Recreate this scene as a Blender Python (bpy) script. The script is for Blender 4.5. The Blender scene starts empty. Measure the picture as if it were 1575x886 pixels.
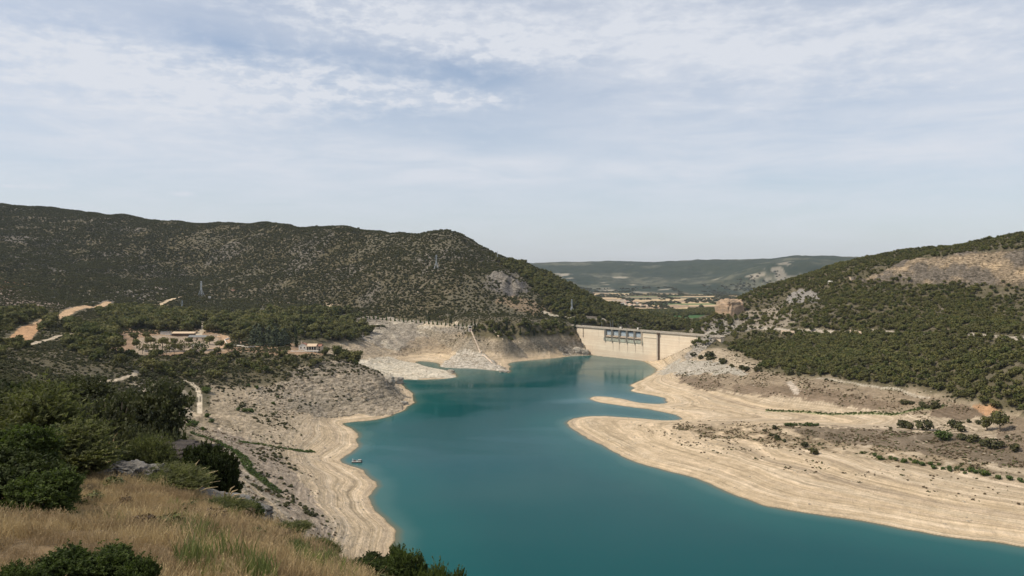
import bpy, math, random
import numpy as np
from mathutils import Vector, Matrix, noise as mnoise

random.seed(7)
RNG = np.random.default_rng(11)
SC = bpy.context.scene
COL = SC.collection
R = math.radians

# ------------------------------------------------------------------ camera, sky, sun, exposure
CAM_H, F, U0, VH = 130.0, 1236.0, 787.5, 415.0      # eye height above the reservoir, focal length / centre / horizon in photo pixels
cam_data = bpy.data.cameras.new('camera')
cam_data.sensor_width = 36.0
cam_data.lens = F / 1575.0 * 36.0
cam_data.shift_y = -28.0 / 1575.0
cam_data.clip_start = 0.2
cam_data.clip_end = 60000.0
cam = bpy.data.objects.new('camera', cam_data)
cam.location = (0, 0, CAM_H)
cam.rotation_euler = (R(90), 0, 0)
COL.objects.link(cam)
SC.camera = cam

SUN_EL, SUN_AZ = 50.0, -103.0         # azimuth clockwise from +Y (the view direction); sun stands to the left, a little behind the camera
sun_dir = Vector((math.sin(R(SUN_AZ)) * math.cos(R(SUN_EL)), math.cos(R(SUN_AZ)) * math.cos(R(SUN_EL)), math.sin(R(SUN_EL))))
sd_ = bpy.data.lights.new('sun', 'SUN')
sd_.energy = 3.9
sd_.angle = R(0.5)
sd_.color = (1.0, 0.91, 0.77)
sun = bpy.data.objects.new('sun', sd_)
sun.rotation_euler = sun_dir.to_track_quat('Z', 'Y').to_euler()
sun.location = (0, 0, 900)
COL.objects.link(sun)

SC.render.engine = 'CYCLES'
SC.view_settings.view_transform = 'Standard'
SC.view_settings.look = 'None'
SC.view_settings.exposure = 0.0
SC.view_settings.gamma = 1.0
SC.view_settings.use_curve_mapping = False
SC.cycles.max_bounces = 5
SC.cycles.diffuse_bounces = 2
SC.cycles.glossy_bounces = 2
SC.cycles.transparent_max_bounces = 4
SC.cycles.volume_bounces = 0
SC.cycles.use_adaptive_sampling = True
SC.cycles.adaptive_threshold = 0.02
SC.cycles.sample_clamp_indirect = 4.0
SC.cycles.use_denoising = True
try:
    SC.cycles.denoiser = 'OPENIMAGEDENOISE'
except Exception:
    pass


class NT:
    """small helper to write node trees"""
    def __init__(self, tree):
        self.t = tree
    def n(self, typ, **kw):
        nd = self.t.nodes.new(typ)
        for k, v in kw.items():
            setattr(nd, k, v)
        return nd
    def put(self, sock, v):
        if hasattr(v, 'is_linked') or hasattr(v, 'links'):
            self.t.links.new(v, sock)
        else:
            if isinstance(v, tuple) and len(v) == 3 and sock.type == 'RGBA':
                v = (*v, 1.0)
            sock.default_value = v
    def math(self, op, a, b=None, c=None, clamp=False):
        nd = self.n('ShaderNodeMath', operation=op)
        nd.use_clamp = clamp
        self.put(nd.inputs[0], a)
        if b is not None: self.put(nd.inputs[1], b)
        if c is not None: self.put(nd.inputs[2], c)
        return nd.outputs[0]
    def vmath(self, op, a, b=None):
        nd = self.n('ShaderNodeVectorMath', operation=op)
        self.put(nd.inputs[0], a)
        if b is not None: self.put(nd.inputs[1], b)
        return nd.outputs[0]
    def noise(self, vec, scale, detail=4, rough=0.55, dist=0.0):
        nd = self.n('ShaderNodeTexNoise')
        self.put(nd.inputs['Vector'], vec)
        nd.inputs['Scale'].default_value = scale
        nd.inputs['Detail'].default_value = detail
        nd.inputs['Roughness'].default_value = rough
        nd.inputs['Distortion'].default_value = dist
        return nd.outputs['Fac']
    def ramp(self, v, a, b, c=0.0, d=1.0, smooth=True):
        nd = self.n('ShaderNodeMapRange', interpolation_type='SMOOTHSTEP' if smooth else 'LINEAR')
        self.put(nd.inputs['Value'], v)
        nd.inputs['From Min'].default_value = a
        nd.inputs['From Max'].default_value = b
        nd.inputs['To Min'].default_value = c
        nd.inputs['To Max'].default_value = d
        return nd.outputs[0]
    def mix(self, f, a, b, mode='MIX'):
        nd = self.n('ShaderNodeMix', data_type='RGBA', blend_type=mode)
        self.put(nd.inputs[0], f)
        self.put(nd.inputs[6], a)
        self.put(nd.inputs[7], b)
        return nd.outputs[2]
    def xyz(self, x, y, z):
        nd = self.n('ShaderNodeCombineXYZ')
        for i, v in enumerate((x, y, z)):
            self.put(nd.inputs[i], v)
        return nd.outputs[0]


world = bpy.data.worlds.new('World')
SC.world = world
world.use_nodes = True
wt = world.node_tree
wt.nodes.clear()
w = NT(wt)
sky = w.n('ShaderNodeTexSky', sky_type='NISHITA')
sky.sun_disc = False
sky.sun_elevation = R(SUN_EL)
sky.sun_rotation = R(SUN_AZ)
sky.altitude = 800
sky.air_density = 1.0
sky.dust_density = 2.0
sky.ozone_density = 1.3
tc = w.n('ShaderNodeTexCoord')
sep = w.n('ShaderNodeSeparateXYZ')
wt.links.new(tc.outputs['Generated'], sep.inputs[0])
dx, dy, dz = sep.outputs
az = w.math('ARCTAN2', dx, dy)                       # radians, 0 straight ahead
el = w.math('ARCSINE', dz)
# cloud sheet: flat layer seen from below (world direction only, no camera)
dzc = w.math('ADD', w.math('MAXIMUM', dz, 0.0), 0.045)
px = w.math('DIVIDE', dx, dzc)
py = w.math('DIVIDE', dy, dzc)
pl = w.xyz(px, py, 0.0)


def blob(a0, e0, sa, se, tilt=0.0):
    da = w.math('SUBTRACT', az, a0)
    de = w.math('SUBTRACT', w.math('SUBTRACT', el, e0), w.math('MULTIPLY', da, tilt))
    q = w.math('ADD', w.math('POWER', w.math('ABSOLUTE', w.math('DIVIDE', da, sa)), 2.0),
               w.math('POWER', w.math('ABSOLUTE', w.math('DIVIDE', de, se)), 2.0))
    return w.math('EXPONENT', w.math('MULTIPLY', q, -1.0))


def pxd(u, v):          # direction (azimuth, elevation) of a sky feature measured in the photo
    a = math.atan((u - U0) / F)
    return a, math.atan((VH - v) / F * math.cos(a))


def addall(lst):
    s = lst[0]
    for q in lst[1:]:
        s = w.math('ADD', s, q)
    return s


puffs = addall([blob(*pxd(170, 105), .22, .045, -.12), w.math('MULTIPLY', blob(*pxd(455, 125), .085, .028, -.05), 1.25),
                w.math('MULTIPLY', blob(*pxd(620, 140), .095, .018, -.05), 1.3), blob(*pxd(640, 35), .21, .040, -.12),
                blob(*pxd(775, 75), .07, .016, -.05), blob(*pxd(735, 152), .04, .006),
                w.math('MULTIPLY', blob(*pxd(1060, 40), .20, .05, -.1), .75),
                w.math('MULTIPLY', blob(*pxd(1430, 60), .22, .06, .1), .6),
                w.math('MULTIPLY', blob(*pxd(40, 287), .03, .004), .8),
                w.math('MULTIPLY', blob(*pxd(285, 298), .02, .003), .8)])
veil = addall([w.math('MULTIPLY', blob(*pxd(1060, 130), .17, .10, -.4), .95),
               w.math('MULTIPLY', blob(*pxd(1500, 200), .17, .045, .1), .85),
               w.math('MULTIPLY', blob(*pxd(1480, 60), .25, .06), .7),
               w.math('MULTIPLY', blob(*pxd(560, 245), .38, .022, -.06), .75),
               w.math('MULTIPLY', blob(*pxd(80, 150), .30, .06, -.1), .8),
               w.math('MULTIPLY', blob(*pxd(850, 262), .35, .018), .6),
               w.math('MULTIPLY', blob(*pxd(120, 300), .5, .06), .35)])
pls = w.vmath('MULTIPLY', pl, (1.0, 1.0, 1.0))
n1 = w.noise(pls, 4.6, 6, .6, .2)
n2 = w.noise(w.vmath('MULTIPLY', w.xyz(az, el, 0.0), (1.0, 2.3, 1.0)), 34.0, 5, .62, .15)
n3 = w.noise(w.vmath('MULTIPLY', w.xyz(az, el, 0.0), (3.0, 16.0, 1.0)), 2.2, 5, .6, .4)
nn = w.math('ADD', w.math('MULTIPLY', n1, .4), w.math('MULTIPLY', n2, .6))
pm = w.ramp(w.math('ADD', w.math('MULTIPLY', w.math('MINIMUM', puffs, 1.0), .42), w.math('MULTIPLY', w.math('SUBTRACT', nn, .5), 1.25)), .05, .62)
vm = w.math('MULTIPLY', w.math('MINIMUM', veil, 1.0), w.ramp(n3, .25, .70, .35, 1.0))
low = w.math('MULTIPLY', w.ramp(el, 0.0, .16, 1.0, 0.0), .42)                        # thin haze sheet low over the horizon
base_v = w.ramp(n3, .3, .75, .04, .30)
holes = addall([w.math('MULTIPLY', blob(*pxd(340, 68), .07, .022, -.3), .8), w.math('MULTIPLY', blob(*pxd(500, 105), .16, .035, -.1), .8), blob(*pxd(760, 118), .15, .030, -.1),
                w.math('MULTIPLY', blob(*pxd(610, 190), .16, .022), .5), w.math('MULTIPLY', blob(*pxd(1265, 180), .09, .05, .5), .6), w.math('MULTIPLY', blob(*pxd(1180, 275), .2, .015), .35)])
tex = w.ramp(n3, .25, .75, -.11, .11, False)
cov = w.math('ADD', w.math('ADD', .58, tex), w.math('ADD', w.math('MULTIPLY', vm, .30), w.math('MULTIPLY', holes, -.25)))
cov = w.math('ADD', cov, w.math('MULTIPLY', pm, .40))
clump = addall([blob(*pxd(455, 125), .085, .026, -.05), blob(*pxd(620, 145), .10, .018, -.05), w.math('MULTIPLY', blob(*pxd(770, 78), .08, .015, -.05), .8), w.math('MULTIPLY', blob(*pxd(240, 110), .16, .03, -.1), .7),
                w.math('MULTIPLY', blob(*pxd(620, 45), .2, .03, -.12), .7), w.math('MULTIPLY', blob(*pxd(735, 152), .04, .006), .9)])
cov = w.math('ADD', cov, w.math('MULTIPLY', w.math('MULTIPLY', w.math('MINIMUM', clump, 1.0), w.ramp(n2, .42, .64)), .28))
cov = w.math('MINIMUM', w.math('MAXIMUM', cov, .06), .97)
SKY_STR = 0.125
skyc = w.mix(cov, sky.outputs[0], (5.85, 6.1, 6.6))
bg = w.n('ShaderNodeBackground')
wt.links.new(skyc, bg.inputs['Color'])
bg.inputs['Strength'].default_value = SKY_STR
wo = w.n('ShaderNodeOutputWorld')
wt.links.new(bg.outputs[0], wo.inputs['Surface'])


# ------------------------------------------------------------------ numeric helpers
def smooth(x, a, b):
    t = np.clip((x - a) / (b - a), 0, 1)
    return t * t * (3 - 2 * t)


def _hash(ix, iy, seed):
    h = (ix.astype(np.int64) * 374761393 + iy.astype(np.int64) * 668265263 + seed * 974634777) & 0xFFFFFFFF
    h = ((h ^ (h >> 13)) * 1274126177) & 0xFFFFFFFF
    return ((h ^ (h >> 16)) & 0xFFFFFF) / float(0xFFFFFF)


def vnoise(x, y, seed=0):
    ix = np.floor(x); iy = np.floor(y)
    fx = x - ix; fy = y - iy
    fx = fx * fx * fx * (fx * (fx * 6 - 15) + 10); fy = fy * fy * fy * (fy * (fy * 6 - 15) + 10)
    ix = ix.astype(np.int64); iy = iy.astype(np.int64)
    a = _hash(ix, iy, seed); b = _hash(ix + 1, iy, seed)
    c = _hash(ix, iy + 1, seed); d = _hash(ix + 1, iy + 1, seed)
    return (a * (1 - fx) + b * fx) * (1 - fy) + (c * (1 - fx) + d * fx) * fy


def fbm(x, y, wl, octs=4, seed=0, gain=0.5):
    """fractal noise, about -1..1, wl = longest wavelength in metres"""
    s = 0; a = 1.0; tot = 0
    cx, cy = 0.8, 0.6
    X, Y = x / wl, y / wl
    for o in range(octs):
        s = s + a * (vnoise(X, Y, seed + o * 17) * 2 - 1)
        tot += a; a *= gain
        X, Y = (X * cx - Y * cy) * 2.03 + 5.2, (X * cy + Y * cx) * 2.03 + 1.3
    return s / tot * 1.5


def ridged(x, y, wl, octs=4, seed=0):
    s = 0; a = 1.0; tot = 0
    X, Y = x / wl, y / wl
    for o in range(octs):
        s = s + a * (1 - np.abs(vnoise(X, Y, seed + o * 13) * 2 - 1) * 2)
        tot += a; a *= .5
        X, Y = (X * .8 - Y * .6) * 2.03 + 3.1, (X * .6 + Y * .8) * 2.03 + 7.7
    return s / tot


def segs_dist(px_, py_, poly, closed=True):
    P = np.asarray(poly, float)
    A = P; B = np.roll(P, -1, 0)
    if not closed:
        A = P[:-1]; B = P[1:]
    out = np.full(px_.shape, 1e9)
    for (ax, ay), (bx, by) in zip(A, B):
        ex, ey = bx - ax, by - ay
        L = ex * ex + ey * ey + 1e-12
        t = np.clip(((px_ - ax) * ex + (py_ - ay) * ey) / L, 0, 1)
        d = (px_ - ax - t * ex) ** 2 + (py_ - ay - t * ey) ** 2
        np.minimum(out, d, out=out)
    return np.sqrt(out)


def inside(px_, py_, poly):
    P = np.asarray(poly, float)
    res = np.zeros(px_.shape, bool)
    for (ax, ay), (bx, by) in zip(P, np.roll(P, -1, 0)):
        if ay == by: continue
        c = ((ay > py_) != (by > py_)) & (px_ < (bx - ax) * (py_ - ay) / (by - ay) + ax)
        res ^= c
    return res


# ------------------------------------------------------------------ shoreline (z = 0) and dam line
SHORE_PX = [(2600, 1010), (2000, 905), (1700, 862), (1575, 840.5), (1465, 826), (1369, 809), (1304, 798), (1250, 791), (1216, 786.5), (1183, 780), (1150, 770),
            (1123, 758), (1090, 743), (1063, 732), (1030, 726), (1000, 720), (967, 708), (933, 690), (900, 671), (880, 659), (868, 647),
            (878, 643.5), (893, 641), (917, 639), (950, 641), (1000, 645), (1037, 647.3), (1063, 646), (1052, 641), (1023, 635), (1000, 629.5), (960, 625),
            (917, 618), (902, 614), (898, 611), (917, 609), (957, 611.7), (973, 618), (997, 621.5), (1030, 622),
            (1034, 619.7), (1024, 616), (1022, 611.6), (1003, 608), (983, 604.5), (965, 600.8), (981, 597), (967, 593.3), (995, 580), (1004, 575), (1012, 571.3),
            (1000, 561), (993, 556.5), (991, 555),
            (910, 546), (905, 546.4), (886, 547.6), (861, 549.6), (820, 554.5), (805, 555), (782.5, 557.8), (778.4, 559.4), (783.5, 564.5), (785, 569), (784.5, 574.6), (776, 572), (764, 570),
            (724, 566.5), (691, 566.5), (673, 564.7), (679, 559.4), (663, 556.4), (642, 555), (636, 555.6), (650, 562.5), (673, 567.6), (697, 571.6), (706, 579.7),
            (699, 581.8), (667, 583.8), (602, 583.8), (606, 584.6), (623, 594.6), (636, 608.6), (637, 620), (621, 630), (596, 643), (568, 648), (545, 649.5), (519, 649),
            (532, 655), (548, 664), (552.5, 675), (545, 697), (519, 706), (517, 711), (554, 720), (581, 742), (588, 748),
            (568, 762), (566, 775), (575, 788), (595, 799), (609.5, 807), (608, 815), (606, 836), (604, 864), (600, 885), (625, 930),
            (700, 1010), (900, 1120), (1300, 1250), (2600, 1600)]


def pxw(u, v, z=0.0, D=None):
    """photo pixel on the level z (or at distance D) -> world point"""
    if D is None:
        D = (CAM_H - z) * F / (v - VH)
    else:
        z = CAM_H - (v - VH) / F * D
    return ((u - U0) / F * D, D, z)


def densify(pts, n):
    out = []
    for a, b in zip(pts[:-1], pts[1:]):
        L = max(1, int(math.hypot(b[0] - a[0], b[1] - a[1]) / n))
        for i in range(L):
            t = i / L
            out.append(tuple(a[k] * (1 - t) + b[k] * t for k in range(len(a))))
    out.append(pts[-1])
    return out


shore_w = [pxw(u, v)[:2] for u, v in SHORE_PX]
# round the corners of the traced line a little and give it small bays
_sw = densify(shore_w, 9.0)
_sw = np.array(_sw)
_dam_keep = []
SHORE = _sw.copy()
for _ in range(2):
    SHORE = (np.roll(SHORE, 1, 0) + SHORE * 2 + np.roll(SHORE, -1, 0)) / 4

DAM_L, DAM_R, DAM_Z = np.array((96.1, 1256.5)), np.array((257.0, 1068.0)), 43.6


def dam_D(u):
    k = (u - U0) / F
    d = DAM_R - DAM_L
    s = (k * DAM_L[1] - DAM_L[0]) / (d[0] - k * d[1])
    return DAM_L[1] + s * d[1]


# ------------------------------------------------------------------ terrain control points:  (u, v, z=..) or (u, v, D=..)
CT = []          # u, lnD, tan


def add(u, D, z):
    CT.append((u, math.log(D), (z - CAM_H) / D))


def cz(*pts):     # polyline of (u, v, z)
    q = [(u, (CAM_H - z) * F / (v - VH), z) for u, v, z in pts]
    line([(u, math.log(D), (z - CAM_H) / D) for u, D, z in q])


def cd(*pts, back=None):     # polyline of (u, v, D)
    line([(u, math.log(D), -(v - VH) / F) for u, v, D in pts])
    if back:
        line([(u, math.log(D * back[0]), -(v + back[1] - VH) / F) for u, v, D in pts], 60)


def line(q, step=26):
    for a, b in zip(q[:-1], q[1:]):
        n = max(1, int(round(abs(b[0] - a[0]) / step)))
        n = min(n, 8)
        for i in range(n):
            t = i / n
            CT.append(tuple(a[k] * (1 - t) + b[k] * t for k in range(3)))
    CT.append(q[-1])


def pt(*pts):
    for u, v, z in pts:
        add(u, (CAM_H - z) * F / (v - VH), z)


def pd(*pts):
    for u, D, z in pts:
        add(u, D, z)


for u, v in SHORE_PX[:-3]:
    if not (905 < u < 992 and v < 556):
        pt((u, v, 0))
# right bank
cz((890, 642, .8), (950, 644, 2.2), (1000, 648, 3.5), (1100, 650, 6), (1200, 654, 10), (1300, 657, 13), (1400, 664, 17), (1500, 668, 22), (1575, 680, 26), (1700, 690, 30), (2000, 700, 34))
cz((1100, 643, 2.6), (1200, 646, 4.5), (1300, 650, 8), (1400, 652, 14), (1500, 655, 20), (1575, 660, 25))
cz((1100, 628, 3), (1200, 635, 5), (1300, 638, 9), (1380, 635, 14))
cz((920, 613, 1.6), (950, 617, 1.8), (1000, 625, 1.2), (1060, 627, 2.4))
cz((1000, 592, 2.5), (1040, 590, 6), (1100, 600, 9), (1200, 612, 14), (1300, 615, 18), (1400, 618, 22), (1500, 635, 25.5), (1575, 642, 27))
cz((1030, 560, 9), (1060, 560, 15), (1100, 568, 20), (1150, 576, 25), (1250, 588, 28), (1350, 598, 28), (1450, 612, 30), (1520, 622, 32), (1575, 630, 34), (1700, 645, 40), (2000, 660, 50))
cd((1013, 552, dam_D(1013) - 4), (1040, 543, dam_D(1040) - 4), (1062, 533, dam_D(1062) - 4), (1076, 523, dam_D(1076) - 3), (1086, 513, dam_D(1086) - 3))
cz((1130, 500, 50), (1170, 504, 52), (1210, 509, 54), (1320, 510, 58), (1400, 512, 62), (1500, 516, 68), (1575, 520, 72), (1700, 525, 78), (2000, 530, 90))
cd((1060, 507, 1170), (1085, 494, 1190), (1110, 477, 1230), (1150, 455, 1300), (1200, 440, 1350), (1250, 423, 1380), (1290, 416, 1400), (1340, 402, 1380), (1400, 391, 1350),
   (1450, 385, 1330), (1500, 386, 1300), (1575, 392, 1280), (1700, 398, 1250), (2000, 345, 1200), (2500, 335, 1100), back=(1.15, 40))
cd((1200, 470, 1200), (1300, 442, 1120), (1400, 436, 1050), (1450, 434, 1020), (1575, 439, 950), (1700, 442, 900), (2000, 445, 800))
cd((1300, 424, 1150), (1360, 422, 1130), (1400, 406, 1090), (1450, 397, 1060), (1500, 393, 1040), (1575, 388, 985), (1700, 384, 940), (2000, 380, 850))
cd((1200, 490, 1090), (1300, 472, 1010), (1450, 472, 930), (1575, 477, 850), (1750, 480, 760))
pt((1120, 530, 32), (1200, 545, 38), (1300, 550, 42), (1400, 555, 46), (1500, 565, 50), (1575, 575, 54))
# dam left abutment
cd((882, 501, dam_D(882) - 2), (888, 511, dam_D(888) - 3), (895, 524, dam_D(895) - 4), (903, 539, dam_D(903) - 4))
# downstream valley
pd(*[(u, dam_D(u) + 45, -5) for u in (910, 950, 990, 1030)])
pd((960, 1350, -8), (1000, 1330, -12), (1050, 1280, 0), (900, 1330, 45))
cd((960, 497, 1750), (1020, 500, 1700), (1080, 503, 1650))
cd((700, 488, 2200), (950, 488, 2200), (1100, 489, 2200), (1300, 470, 2400))
cd((700, 472, 3300), (950, 472, 3300), (1100, 472, 3300), (1250, 470, 3400))
cd((600, 455, 5200), (900, 455, 5200), (1100, 455, 5200), (1300, 452, 5200))
cd((600, 446, 6500), (900, 446, 6500), (1100, 446, 6500), (1300, 444, 6500))
cd((600, 425, 8000), (900, 423, 8000), (1000, 425, 8000), (1100, 424, 7600), (1180, 412, 6900), (1240, 404, 6900), (1320, 410, 6900))
cd((-900, 400, 9500), (0, 400, 9500), (600, 408, 9500), (820, 408, 9300), (860, 405, 9300), (900, 404, 9300), (960, 402.5, 9300), (1000, 404.5, 9300), (1080, 402, 9000), (1150, 401.5, 8600), (1200, 398, 8000), (1225, 395, 7900),
   (1245, 396, 7900), (1270, 400, 8300), (1310, 401, 8600), (1500, 400, 9000), (2500, 395, 9000), back=(1.3, 14))
cd((-900, 430, 4800), (0, 430, 4800), (400, 430, 4800))
cd((1500, 430, 4800), (2500, 430, 4800))
# left massif
cd((-900, 290, 2500), (-400, 292, 2600), (-100, 309, 2600), (0, 317, 2600), (100, 325, 2550), (200, 335, 2450), (300, 344, 2400), (370, 349, 2350), (410, 346, 2400), (450, 351, 2200), (550, 354, 1950), (620, 355, 1850),
   (690, 357, 1780), (706, 362, 1750), (720, 373, 1720), (750, 390, 1680), (800, 405, 1640), (850, 427, 1620), (900, 454, 1600), (930, 470, 1580), (960, 482, 1560), (1000, 493, 1540), (1030, 501, 1530), back=(1.13, 34))
cd((-900, 390, 1700), (-300, 395, 1700), (0, 400, 1700), (100, 400, 1950), (200, 405, 1950), (300, 420, 1950), (380, 430, 1800), (450, 420, 1800), (600, 420, 1550), (700, 430, 1430), (740, 434, 1420), (820, 440, 1440), (870, 465, 1400), (900, 478, 1400))
cd((-900, 440, 1100), (-300, 450, 1200), (0, 438, 1236), (60, 450, 1350), (100, 470, 1350), (200, 450, 1550), (280, 458, 1530), (340, 465, 1600), (400, 462, 1560), (450, 470, 1500), (520, 474, 1480), (600, 475, 1420), (700, 478, 1330), (780, 485, 1280), (850, 487, 1320), (900, 490, 1330), (940, 497, 1360))
cz((520, 482, 48), (600, 488, 48), (700, 497, 48), (780, 503, 48), (850, 497, 46), (880, 498, 44))
cz((750, 520, 30), (800, 525, 25), (850, 525, 24), (878, 524, 22))
cz((760, 543, 12), (800, 540, 12), (850, 538, 11), (885, 538, 8))
pt((620, 520, 25), (660, 525, 20), (700, 525, 22), (715, 512, 37), (560, 505, 38), (560, 530, 24), (600, 540, 12), (640, 547, 4), (680, 545, 5.5), (720, 545, 9))
cz((725, 512, 37), (735, 530, 22), (750, 548, 10), (768, 562, 2))
pt((700, 560, 3.5), (600, 576, 3), (650, 573, 3), (690, 576, 2.5), (560, 565, 8), (580, 550, 12), (560, 545, 18), (620, 562, 5))
cz((300, 545, 45), (400, 545, 44), (500, 550, 40), (540, 556, 36), (580, 572, 28), (600, 581, 20), (614, 591, 9))
pd((560, 900, 18), (500, 940, 33), (600, 905, 6), (585, 950, 3))
pt((330, 530, 45), (470, 538, 45), (200, 520, 50), (250, 510, 52), (420, 510, 48), (500, 505, 44), (300, 485, 58), (400, 480, 58), (450, 478, 60), (200, 480, 60), (520, 495, 45), (540, 515, 38))
cz((300, 570, 42), (400, 575, 36), (480, 590, 26), (550, 600, 18), (600, 610, 8), (620, 620, 3))
pt((400, 610, 24), (480, 625, 14), (550, 632, 5), (590, 635, 3))
pt((450, 645, 12), (500, 670, 6), (530, 680, 3), (400, 650, 18), (420, 680, 14), (480, 700, 7), (500, 720, 4), (545, 740, 4), (540, 765, 5), (590, 830, 2), (560, 820, 6), (500, 800, 12),
   (480, 850, 15), (430, 760, 15), (400, 720, 20), (360, 700, 25), (370, 760, 28), (430, 830, 24), (520, 870, 12))
pt((310, 600, 35), (300, 590, 38), (310, 640, 26), (240, 600, 42), (200, 575, 50), (130, 585, 52), (330, 660, 24), (100, 560, 60), (50, 545, 65), (0, 560, 70), (100, 520, 62), (50, 500, 68),
   (0, 480, 75), (-100, 500, 75), (150, 470, 70), (150, 520, 56), (100, 500, 64), (-300, 560, 80), (-600, 570, 90), (-900, 580, 95), (-300, 500, 80), (-700, 500, 95))
# hidden slope between the viewpoint and the shore
pd((100, 60, 116), (100, 100, 108), (100, 200, 86), (100, 350, 74), (0, 60, 117.5), (0, 110, 111), (-300, 100, 125), (-300, 300, 102), (-800, 100, 130), (-800, 300, 110),
   (250, 45, 117), (250, 80, 104), (250, 130, 88), (250, 240, 54), (350, 40, 108), (350, 80, 90), (350, 160, 58), (350, 260, 38), (480, 40, 104), (480, 80, 84), (480, 160, 50), (480, 250, 24),
   (600, 40, 104), (600, 90, 78), (600, 180, 38), (600, 260, 9), (750, 30, 110), (750, 60, 92), (750, 120, 56), (750, 200, 16), (1000, 30, 106), (1000, 60, 86), (1000, 120, 42), (1000, 190, 8),
   (1600, 30, 104), (1600, 60, 80), (1600, 110, 40), (1600, 160, 10), (2400, 30, 108), (2400, 60, 86), (2400, 100, 52), (2400, 160, 15))
# viewpoint slope
for u in range(-900, 2600, 250):
    pd((u, .8, 128.4), (u, 1.5, 128.3), (u, 3, 128.15 - max(0, u) / 2500))
pd((100, 8, 127.2), (100, 14, 125.8), (200, 20, 124.75), (150, 24, 124.15), (300, 9, 126.8), (400, 14, 125.4), (400, 9.5, 126.5), (500, 13, 125.4), (560, 13, 125.05), (600, 13, 124.95),
   (350, 20, 123.9), (450, 17.5, 124.2), (330, 24, 122.6), (250, 26, 123.2), (0, 8, 127.15), (0, 14, 125.4), (0, 24, 123.6), (0, 36, 121.2), (100, 35, 121.0), (-300, 8, 127.5), (-300, 14, 125.9), (-300, 30, 123.8), (-800, 14, 128), (-800, 40, 127),
   (650, 13, 124.3), (700, 13, 123.6), (800, 8, 125.3), (900, 15, 119), (500, 20, 121.0), (600, 20, 119.8), (1600, 8, 123.5), (1600, 15, 116), (2400, 8, 124), (2400, 15, 118), (640, 9, 126.2))
C = np.array(CT)
_k = np.unique(np.round(C[:, :2] * np.array([.2, 60]), 0), axis=0, return_index=True)[1]
C = C[_k]
cx_, cy_ = C[:, 0] / F, C[:, 1]
K = np.sqrt((cx_[:, None] - cx_[None]) ** 2 + (cy_[:, None] - cy_[None]) ** 2 + 1e-5)
n_ = len(C)
A_ = np.zeros((n_ + 3, n_ + 3))
A_[:n_, :n_] = K + np.eye(n_) * -2e-4
A_[:n_, n_] = 1; A_[:n_, n_ + 1] = cx_; A_[:n_, n_ + 2] = cy_
A_[n_:, :n_] = A_[:n_, n_:].T
W_ = np.linalg.solve(A_, np.concatenate([C[:, 2], [0, 0, 0]]))
cu = np.arange(-900, 2501, 9.0)
cl = np.arange(math.log(.78), math.log(13500), 0.0105)
UU, LL = np.meshgrid(cu / F, cl)
T = W_[n_] + W_[n_ + 1] * UU + W_[n_ + 2] * LL
for i in range(n_):
    T += W_[i] * np.sqrt((UU - cx_[i]) ** 2 + (LL - cy_[i]) ** 2 + 1e-5)


def bil(arr, fu, fl):
    iu = np.clip(np.floor(fu).astype(int), 0, arr.shape[1] - 2); il = np.clip(np.floor(fl).astype(int), 0, arr.shape[0] - 2)
    a = np.clip(fu - iu, 0, 1); b = np.clip(fl - il, 0, 1)
    return (arr[il, iu] * (1 - a) + arr[il, iu + 1] * a) * (1 - b) + (arr[il + 1, iu] * (1 - a) + arr[il + 1, iu + 1] * a) * b


ucols = np.concatenate([np.arange(-900, -60, 8.0), np.arange(-60, 1640, 2.0), np.arange(1640, 2501, 8.0)])


def rows(*seg):
    out = []
    for a, b, s in seg:
        n = int(round(math.log(b / a) / s))
        out.append(math.log(a) + np.arange(n) * math.log(b / a) / n)
    return np.concatenate(out + [np.array([math.log(seg[-1][1])])])


lrows = rows((.8, 6, .05), (6, 60, .012), (60, 300, .012), (300, 1300, .0026), (1300, 2700, .003), (2700, 13000, .006))
NU, NL = len(ucols), len(lrows)
U, L = np.meshgrid(ucols, lrows)
Dg = np.exp(L)
X = (U - U0) / F * Dg
Y = Dg
TT = bil(T, (U - cu[0]) / 9.0, (L - cl[0]) / 0.0105)
Z = CAM_H + TT * Dg

# signed distance to the water's edge (positive on land), on every second grid line between 120 and 1500 m
r0, r1 = np.searchsorted(lrows, math.log(110)), np.searchsorted(lrows, math.log(1500))
sub = (slice(r0, r1, 2), slice(0, NU, 2))
sx, sy = X[sub], Y[sub]
jx, jy = sx + 2.0 * fbm(sx, sy, 22, 3, 5), sy + 2.0 * fbm(sx, sy, 22, 3, 6)
P_ = SHORE
dmin = np.full(sx.shape, 1e9)
for i in range(len(P_)):
    a, b = P_[i], P_[(i + 1) % len(P_)]
    e = b - a
    L2 = (e ** 2).sum() + 1e-9
    lo = min(a[1], b[1]) - 260; hi = max(a[1], b[1]) + 260
    q0, q1 = np.searchsorted(sy[:, 0], lo), np.searchsorted(sy[:, 0], hi)
    if q1 <= q0: continue
    X_, Y_ = jx[q0:q1], jy[q0:q1]
    t = np.clip(((X_ - a[0]) * e[0] + (Y_ - a[1]) * e[1]) / L2, 0, 1)
    d = (X_ - a[0] - t * e[0]) ** 2 + (Y_ - a[1] - t * e[1]) ** 2
    np.minimum(dmin[q0:q1], d, out=dmin[q0:q1])
sdist = np.sqrt(np.minimum(dmin, 250.0 ** 2))
sdist = np.where(inside(jx, jy, P_), -sdist, sdist)
SD = np.full(U.shape, 250.0)
gi = (np.arange(r0, r1) - r0) / 2.0
gj = np.arange(NU) / 2.0
FJ, FI = np.meshgrid(gj, gi)
SD[r0:r1] = bil(sdist, FJ, FI)
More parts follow.
